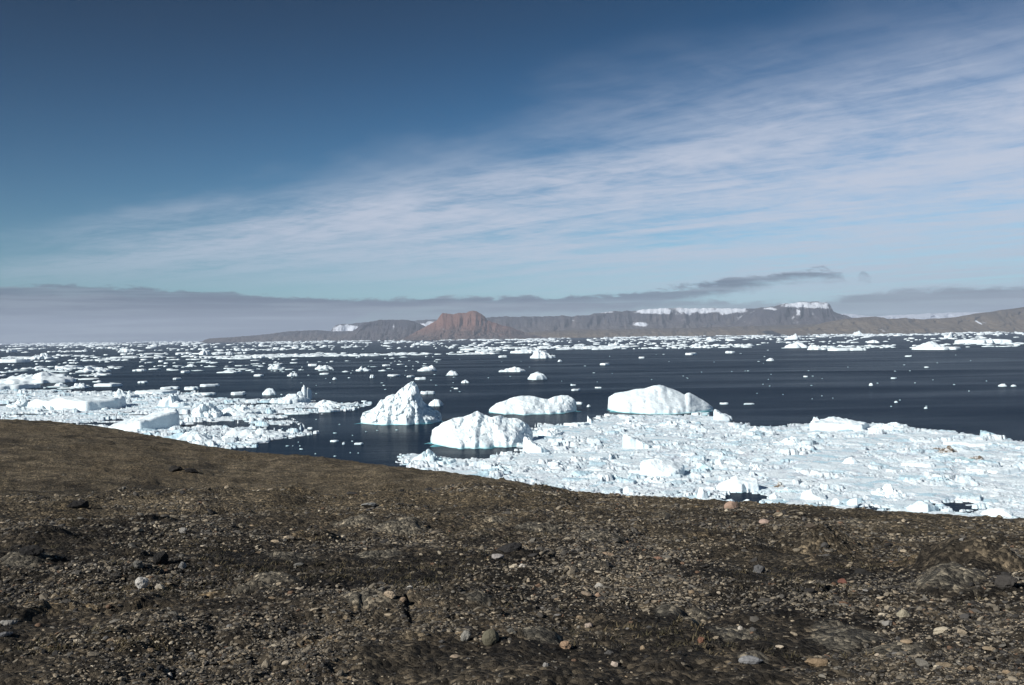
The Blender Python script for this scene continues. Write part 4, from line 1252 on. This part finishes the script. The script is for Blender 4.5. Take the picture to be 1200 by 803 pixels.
def brash(az0, az1, d0, d1, nu, nv, fields, holes, label, cell=5.0, hscale=1.0, slack=6.0, leads=0.0):
    az = np.radians(np.linspace(az0, az1, nu)); d = np.geomspace(d0, d1, nv)
    X = d[None, :] * np.sin(az)[:, None]; Y = d[None, :] * np.cos(az)[:, None]
    mask = np.full(X.shape, -1e9)
    for f in fields:
        mask = np.maximum(mask, in_poly(X, Y, sea_poly(f)))
    wob = fbm2(X * 0.05, Y * 0.05, 4) * slack + fbm2(X * 0.3, Y * 0.3, 3) * slack * 0.3
    mask = mask + wob
    if leads:
        ln = fbm2(X * 0.011 + 3, Y * 0.026 + 8, 5, 0.6)
        mask = np.minimum(mask, (0.20 - ln) * leads)
    for (px, py, wp, hp) in holes:
        hx, hy, hd = on_sea(px, py)
        s, c = hx / hd, hy / hd
        lx = (X - hx) * c - (Y - hy) * s; ly = (X - hx) * s + (Y - hy) * c
        a_ = wp * hd / FPX * 0.5; b_ = hp * hd / FPX * 0.5 / (H / hd)
        qh = (np.sqrt((lx / a_) ** 2 + (ly / b_) ** 2) - 1) * a_ + 0.35 * wob
        mask = np.minimum(mask, qh)
    wx, wy = X + 1.2 * fbm2(X * 0.2, Y * 0.2, 3), Y + 1.2 * fbm2(X * 0.2 + 50, Y * 0.2, 3)
    f1, f2, rv, lx, ly = worley2(wx / cell, wy / cell)
    g1, g2, rw, mx, my = worley2(wx / cell * 3.1 + 40, wy / cell * 3.1)
    e1 = sstep(0.01, 0.12, f2 - f1); e2 = sstep(0.01, 0.16, g2 - g1)
    big = rv[..., 0]
    plate = (0.12 + 0.9 * big ** 5 + 0.30 * (rv[..., 1] - 0.5) * lx * 2 + 0.30 * (rv[..., 2] - 0.5) * ly * 2) * e1
    small = (0.05 + 0.50 * rw[..., 0] ** 3 + 0.35 * (rw[..., 1] - 0.5) * mx * 2) * e2
    ispl = (big > 0.45)
    h = np.where(ispl, np.maximum(plate, 0.12), 0) + np.where(ispl, 0.35, 1.0) * small
    h = 1.3 * h * (1 + 0.8 * fbm2(X * 0.06 + 5, Y * 0.06, 3)) + 0.07 * fbm2(X * 0.9, Y * 0.9, 4)
    loose = (rw[..., 3] < sstep(-slack * 1.2, slack * 0.6, mask))      # pieces thin out toward the rim
    s1, s2, sr, _a, _b = worley2(wx / (cell * 3.6) + 70, wy / (cell * 3.6))
    lead = sstep(0.07, 0.0, s2 - s1) * (fbm2(X * 0.03 + 80, Y * 0.03, 3) > 0.05)
    sheet = (sr[..., 0] > 0.84)
    h = np.where(sheet, 0.25 + 0.25 * sr[..., 1] + 0.25 * h, h) * (1 - lead) - 0.0
    e1 = np.where(sheet, np.maximum(e1, 0.85), e1); e2 = np.where(sheet, np.maximum(e2, 0.8), e2)
    e1 = e1 * (1 - lead); e2 = e2 * (1 - lead)
    Zb = np.where(loose, hscale * np.maximum(h, 0.0) + 0.05, -0.3)
    crack = 1 - np.where(ispl, np.maximum(e1 * 0.75 + 0.25 * e2, 0), e2 * np.clip(rw[..., 0] * 1.9, 0, 1))
    tone = np.clip(np.where(ispl, rv[..., 3], rw[..., 2]) ** 3 * 1.1, 0, 1)
    V = np.stack([X, Y, Zb], -1).reshape(-1, 3)
    F = grid_faces(nu, nv)[:, ::-1]
    F = F[(V[F][:, :, 2] > -0.2).any(1)]
    used = np.unique(F); remap = np.zeros(len(V), int); remap[used] = np.arange(len(used))
    me = mesh_np('brash_ice', V[used], remap[F], extra={'crack': crack.ravel()[used], 'tone': tone.ravel()[used]})
    o = link('brash_ice', me, M_BRASH)
    tag(o, label, 'brash ice', kind='stuff')
    return o


brash(-9, 33, 150, 520, 900, 520,
      [[(478, 548), (484, 534), (505, 536), (530, 541), (560, 540), (590, 534), (615, 527), (612, 512), (628, 502), (645, 499), (690, 500), (706, 490), (715, 487), (838, 488), (860, 496), (882, 502), (950, 498), (1022, 497), (1062, 501), (1112, 507), (1152, 514), (1215, 519), (1260, 660), (900, 660), (700, 630), (560, 600)]],
      [(875, 583, 68, 19), (1124, 595, 50, 15), (1028, 597, 40, 7), (600, 531, 36, 5), (970, 594, 16, 5)],
      'tightly packed brash ice filling the bay below the hillside', cell=4.6, slack=4.0)
brash(-34, -8, 290, 950, 760, 420,
      [[(-60, 458), (60, 458), (130, 460), (215, 461), (228, 467), (300, 470), (335, 470), (372, 472), (412, 474), (392, 482), (345, 486), (318, 494), (340, 509), (310, 517), (262, 523), (200, 520), (120, 510), (-60, 505)],
       [(-60, 433), (60, 437), (90, 443), (82, 451), (45, 455), (-60, 457)]],
      [(130, 493, 60, 4), (120, 472, 40, 2), (330, 492, 60, 5), (30, 473, 40, 2), (250, 473, 40, 2), (290, 500, 40, 4), (265, 481, 40, 2), (180, 466, 60, 2), (100, 459, 70, 1.5), (220, 502, 30, 3)],
      'broken brash ice along the shore at left', cell=7.0, hscale=1.5, slack=9.0, leads=70.0)

# drift ice: regions of scattered floes; the largest are things, the rest one mass
REG = [  # x0, x1, offset below horizon lo, hi, how many, w range, h range, where
    (0, 240, 1.2, 5.0, 420, (3, 10), (1.0, 2.2), 'under the grey cloud bank'),
    (240, 470, 2.0, 6.0, 330, (3, 9), (1.0, 2.2), 'below the low dark headland'),
    (470, 650, 2.5, 6.5, 300, (3, 10), (1.0, 2.4), 'below the red headland'),
    (650, 900, 1.8, 7.0, 430, (3, 11), (1.0, 2.6), 'below the long plateau'),
    (900, 1200, 1.2, 6.5, 430, (3, 10), (1.0, 2.4), 'below the brown shore'),
    (0, 240, 6, 12, 100, (3, 12), (1.4, 3.5), 'under the grey cloud bank'),
    (240, 480, 6, 14, 150, (2.5, 11), (1.4, 4), 'below the low dark headland'),
    (480, 660, 6, 14, 120, (2.5, 11), (1.4, 4), 'below the red headland'),
    (660, 900, 6.5, 15, 130, (2.5, 10), (1.4, 3.6), 'below the long plateau'),
    (900, 1200, 6, 15, 120, (2.5, 11), (1.4, 3.6), 'below the brown shore'),
    (0, 330, 15.5, 23, 210, (4, 20), (1.6, 4.5), 'in the long belt of ice toward the left'),
    (280, 580, 18.0, 21.5, 230, (5, 20), (1.6, 4.2), 'in the long belt of ice beyond the pointed iceberg'),
    (540, 735, 14, 18, 170, (5, 20), (1.6, 5.0), 'in the long belt of ice beyond the saddle backed iceberg'),
    (700, 880, 14, 18, 100, (3, 14), (1.6, 4.0), 'in the long belt of ice beyond the dome iceberg'),
    (915, 1050, 17.5, 21, 60, (4, 16), (1.2, 3.5), 'in the thin ice strip below the table mountain'),
    (1070, 1200, 17, 21, 60, (4, 14), (1.2, 3.0), 'in the thin ice strip below the brown shore'),
    (0, 330, 24, 36, 90, (3, 16), (1.5, 4), 'in open water beyond the left pack'),
    (280, 520, 22, 40, 80, (2, 11), (1.0, 3), 'in open water beyond the pointed iceberg'),
    (330, 540, 40, 75, 26, (1.4, 4), (0.8, 1.6), 'in open water around the pointed iceberg'),
    (520, 900, 20, 60, 30, (1.0, 3), (0.6, 1.2), 'in open water beyond the dome iceberg'),
    (880, 1200, 22, 90, 32, (1.0, 2.4), (0.6, 1.1), 'in the wide dark water at right'),
    (0, 120, 30, 55, 110, (4, 22), (1.5, 5), 'between the ice ridges at far left'),
    (330, 480, 95, 140, 22, (1.5, 5), (0.8, 2), 'in dark water off the hillside'),
]
gd = np.random.default_rng(19)
cand = []
for (x0, x1, o0, o1, cnt, wr, hr, where) in REG:
    cnt = int(cnt)
    ph = gd.random() * 99
    kx = 0
    while kx < cnt:
        px = gd.uniform(x0, x1); of = gd.uniform(o0, o1)
        cl = fbm2(np.array([px * 0.009 + ph]), np.array([of * 0.42 + ph]), 3)[0]
        if cl < gd.uniform(-0.35, 0.55):
            continue
        kx += 1
        w = (wr[0] + (wr[1] - wr[0]) * gd.random() ** 2.4) * 1.1
        h = min((hr[0] + (hr[1] - hr[0]) * gd.random() ** 2.4) * 0.58, w * 0.30)
        st = ('flat', 'hummock', 'dome')[int(gd.choice(3, p=[0.52, 0.38, 0.10]))]
        cand.append((w * h, px, horizon(px) + of, w, h, st, where))
cand.sort(key=lambda q: -q[0])
TPL = {}
for st in ('flat', 'hummock', 'dome'):
    TPL[st] = []
    for q in range(6):
        V, tri, qd = floe_shape(900 + q * 7 + len(st), st, 7, 28)
        me = mesh_np('ice_floe', V, [tri, qd]); me.materials.append(M_FAR)
        TPL[st].append(me)
NAMED = 165
for q, (_, px, py, w, h, st, where) in enumerate(cand[:NAMED]):
    size = 'broad' if w > 14 else ('middling' if w > 9 else 'small')
    lab = '%s %s white floe %s' % (size, {'flat': 'flat', 'hummock': 'humped', 'dome': 'rounded'}[st], where)
    x, y, d = on_sea(px, py)
    place_ice(px, py, w, h, st, lab, group='floes ' + where, share=TPL[st][q % 6], depth=min(w * d / FPX * 0.5, 45.0))
VV, F3, F4, off = [], [], [], 0
SM = {st: [floe_shape(700 + q * 3 + len(st), st, 4, 14) for q in range(5)] for st in ('flat', 'hummock', 'dome')}
for q, (_, px, py, w, h, st, where) in enumerate(cand[NAMED:]):
    x, y, d = on_sea(px, py)
    V, tri, qd = SM[st][q % 5]
    W = w * d / FPX * 0.5
    a = -math.atan2(x, y)
    P = V * np.array([W, min(W, 40.0), max(h * d / FPX, 0.3)])
    X = P[:, 0] * math.cos(a) - P[:, 1] * math.sin(a) + x; Y = P[:, 0] * math.sin(a) + P[:, 1] * math.cos(a) + y
    VV.append(np.stack([X, Y, P[:, 2]], 1)); F3.append(tri + off); F4.append(qd + off); off += len(V)
di = link('drift_ice', mesh_np('drift_ice', np.concatenate(VV), [np.concatenate(F3), np.concatenate(F4)]), M_FAR)
tag(di, 'small pieces of drift ice scattered over the far sea', 'drift ice', kind='stuff')

# ------------------------------------------------------------------ haze
hz_top = 700.0; hb = 31000.0
V = np.array([(x, y, z) for x in (-hb, hb) for y in (-hb, hb) for z in (-45.0, hz_top)], float)
F = np.array([(0, 1, 3, 2), (4, 6, 7, 5), (0, 4, 5, 1), (2, 3, 7, 6), (0, 2, 6, 4), (1, 5, 7, 3)])
hm = bpy.data.materials.new('sea_haze'); hm.use_nodes = True
t = hm.node_tree; t.nodes.remove(t.nodes['Principled BSDF'])
vol = t.nodes.new('ShaderNodeVolumePrincipled')
vol.inputs['Color'].default_value = (0.74, 0.84, 1.0, 1)
vol.inputs['Density'].default_value = 3.4e-5
vol.inputs['Anisotropy'].default_value = 0.0
t.links.new(vol.outputs[0], t.nodes['Material Output'].inputs['Volume'])
hz = link('haze', mesh_np('haze', V, F, smooth=False), hm)
tag(hz, 'thin bluish sea haze over the whole bay', 'haze', kind='stuff')

# ------------------------------------------------------------------ light and sky
sun_d = bpy.data.lights.new('sun', 'SUN')
sun_d.energy = 5.0; sun_d.angle = R(0.55); sun_d.color = (1.0, 0.97, 0.925)
sun = bpy.data.objects.new('sun', sun_d); COL.objects.link(sun)
sv = Vector((math.sin(SUN_AZ) * math.cos(SUN_EL), math.cos(SUN_AZ) * math.cos(SUN_EL), math.sin(SUN_EL)))
sun.rotation_euler = sv.to_track_quat('Z', 'Y').to_euler()
sun.location = (0, 0, 300)

world = bpy.data.worlds.new('World'); scene.world = world; world.use_nodes = True
k = NT(world.node_tree)
bg = k.n['Background']
STR = 0.055
bg.inputs['Strength'].default_value = STR
sky = k.new('ShaderNodeTexSky', sky_type='NISHITA')
sky.sun_disc = False; sky.sun_elevation = SUN_EL; sky.sun_rotation = SUN_AZ
sky.altitude = 100; sky.air_density = 1.0; sky.dust_density = 0.3; sky.ozone_density = 2.5
dirv = k.new('ShaderNodeTexCoord').outputs['Generated']
sp = k.new('ShaderNodeSeparateXYZ'); k.put(sp.inputs[0], dirv)
x, y, z = sp.outputs
zc = k.math('ADD', k.math('MAXIMUM', z, 0.0), 0.02)
X = k.math('DIVIDE', x, zc); Y = k.math('DIVIDE', y, zc)
TH = R(-45)
s_ = k.math('ADD', k.math('MULTIPLY', X, math.sin(TH)), k.math('MULTIPLY', Y, math.cos(TH)))
t_ = k.math('SUBTRACT', k.math('MULTIPLY', X, math.cos(TH)), k.math('MULTIPLY', Y, math.sin(TH)))
el = z
az = k.math('ARCTAN2', x, y)
skyc = k.mul(sky.outputs[0], k.mix(k.ss(z, 0.02, 0.30), (0.46, 0.84, 1.04), (0.20, 0.73, 1.13)))
clear = k.math('MULTIPLY', k.math('ADD', k.math('MULTIPLY', k.math('POWER', k.lin(z, 0.0, 0.36, 1.0, 0.0), 1.5), 1.75), 0.42), k.lin(k.math('SUBTRACT', x, k.math('MULTIPLY', z, 0.4)), -0.55, 0.25, 0.62, 1.10))
skyc = k.mul(skyc, k.vec(clear, clear, clear))
# high thin cirrus drawn out along one wind direction
wob = k.noise(k.vec(k.math('MULTIPLY', s_, 0.30), k.math('MULTIPLY', t_, 0.45), 3.0), 1.0, 5, 0.6, 0.3)
streak = k.noise(k.vec(k.math('MULTIPLY', s_, 0.32), k.math('MULTIPLY', t_, 1.05), 0.0), 1.0, 9, 0.66, 0.7)
fine = k.noise(k.vec(k.math('MULTIPLY', s_, 1.7), k.math('MULTIPLY', t_, 4.2), 7.0), 1.0, 7, 0.68, 0.8)
edge = k.ss(k.math('ADD', t_, k.math('MULTIPLY', k.math('SUBTRACT', wob, 0.5), 2.6)), 2.5, 4.2)
ripple = k.noise(k.vec(k.math('MULTIPLY', s_, 5.5), k.math('MULTIPLY', t_, 3.0), 2.0), 1.0, 4, 0.6, 0.8)
tex = k.math('ADD', k.math('ADD', k.math('MULTIPLY', streak, 0.62), k.math('MULTIPLY', fine, 0.28)), k.math('MULTIPLY', ripple, 0.18))
dens = k.ss(tex, 0.35, 0.64)
fadeL = k.ss(s_, 15.0, 5.0)
body = k.lin(az, -0.10, 0.40, 0.12, 0.22)
alpha = k.math('MULTIPLY', k.math('MULTIPLY', edge, fadeL), k.math('ADD', k.math('MULTIPLY', dens, k.math('SUBTRACT', 0.90, body)), body))
c = k.mix(alpha, skyc, tuple(q / STR for q in (0.50, 0.54, 0.64)))
# milky air low down
veil = k.math('MULTIPLY', k.ss(el, 0.13, 0.0), k.lin(az, -0.45, 0.45, 0.12, 0.60))
c = k.mix(veil, c, tuple(q / STR for q in (0.30, 0.41, 0.52)))


def fcurve(sock, pts, lo, hi):
    """piecewise value over azimuth (-0.5..0.5 rad)"""
    nd = k.new('ShaderNodeFloatCurve')
    k.put(nd.inputs['Value'], k.lin(sock, -0.5, 0.5, 0, 1))
    cv = nd.mapping.curves[0]
    P = [((a + 0.5), (v - lo) / (hi - lo)) for a, v in pts]
    cv.points[0].location = P[0]; cv.points[1].location = P[-1]
    for q in P[1:-1]:
        cv.points.new(*q)
    for q in cv.points:
        q.handle_type = 'AUTO_CLAMPED'
    nd.mapping.update()
    return k.lin(nd.outputs[0], 0, 1, lo, hi)


pa_ = lambda px, py: (math.atan2(*ray(px, py)[:2]), ray(px, py)[2])
cl1 = k.noise(k.vec(k.math('MULTIPLY', az, 34.0), k.math('MULTIPLY', el, 110.0), 1.0), 1.0, 7, 0.62, 0.3)
cl0 = k.noise(k.vec(k.math('MULTIPLY', az, 9.0), k.math('MULTIPLY', el, 40.0), 8.0), 1.0, 3, 0.5)
cl2 = k.noise(k.vec(k.math('MULTIPLY', az, 6.0), k.math('MULTIPLY', el, 150.0), 4.0), 1.0, 7, 0.6, 0.2)
wv = k.math('ADD', k.math('MULTIPLY', k.math('SUBTRACT', cl1, 0.5), 0.019), k.math('MULTIPLY', k.math('SUBTRACT', cl0, 0.5), 0.018))
ew = k.math('ADD', el, wv)


def stratus(c, tops, bots, opacity, dark, light, soft=1.0):
    """one bank of low cloud between an upper and a lower edge measured on the photo"""
    top = fcurve(az, [pa_(*q) for q in tops], -0.05, 0.1)
    bot = fcurve(az, [pa_(*q) for q in bots], -0.05, 0.1)
    m_ = k.math('MULTIPLY', k.ss(k.math('SUBTRACT', ew, top), 0.0018 * soft, -0.0024 * soft), k.ss(k.math('SUBTRACT', ew, bot), -0.005, 0.006))
    m_ = k.math('MULTIPLY', m_, k.lin(cl2, 0.3, 0.62, opacity, opacity * 0.74))
    low = k.ss(el, 0.045, 0.008)
    f_ = k.math('ADD', k.math('MULTIPLY', low, 0.50), k.math('MULTIPLY', k.ss(cl2, 0.44, 0.66), 0.6))
    return k.mix(m_, c, k.mix(f_, tuple(q / STR for q in dark), tuple(q / STR for q in light)))


c = stratus(c, [(-60, 345), (600, 352), (940, 352), (980, 350), (1020, 344), (1060, 341), (1100, 338), (1200, 336), (1260, 336)], [(-60, 420), (600, 400), (930, 385), (970, 376), (1040, 376), (1100, 378), (1260, 378)], 0.80, (0.105, 0.125, 0.175), (0.23, 0.245, 0.29), 1.6)
c = stratus(c, [(-60, 335), (0, 334), (140, 337), (200, 342), (300, 346), (400, 349), (560, 348), (700, 344), (800, 337), (870, 326), (930, 320), (985, 321), (1000, 332), (1012, 321), (1024, 335), (1060, 345), (1260, 345)],
            [(-60, 440), (300, 430), (380, 400), (440, 370), (500, 364), (600, 366), (700, 363), (800, 352), (870, 339), (930, 328), (985, 325), (1000, 326), (1012, 325), (1024, 326), (1060, 322), (1260, 320)], 0.96, (0.075, 0.102, 0.162), (0.235, 0.265, 0.33))
k.put(bg.inputs['Color'], c)
world.cycles.sampling_method = 'MANUAL'
world.cycles.sample_map_resolution = 1024

vs = scene.view_settings
vs.view_transform = 'Standard'; vs.look = 'None'; vs.exposure = 0.18; vs.gamma = 1.0; vs.use_curve_mapping = False
scene.render.engine = 'CYCLES'
cy = scene.cycles
cy.max_bounces = 6; cy.diffuse_bounces = 3; cy.glossy_bounces = 3; cy.volume_bounces = 1
cy.use_denoising = True
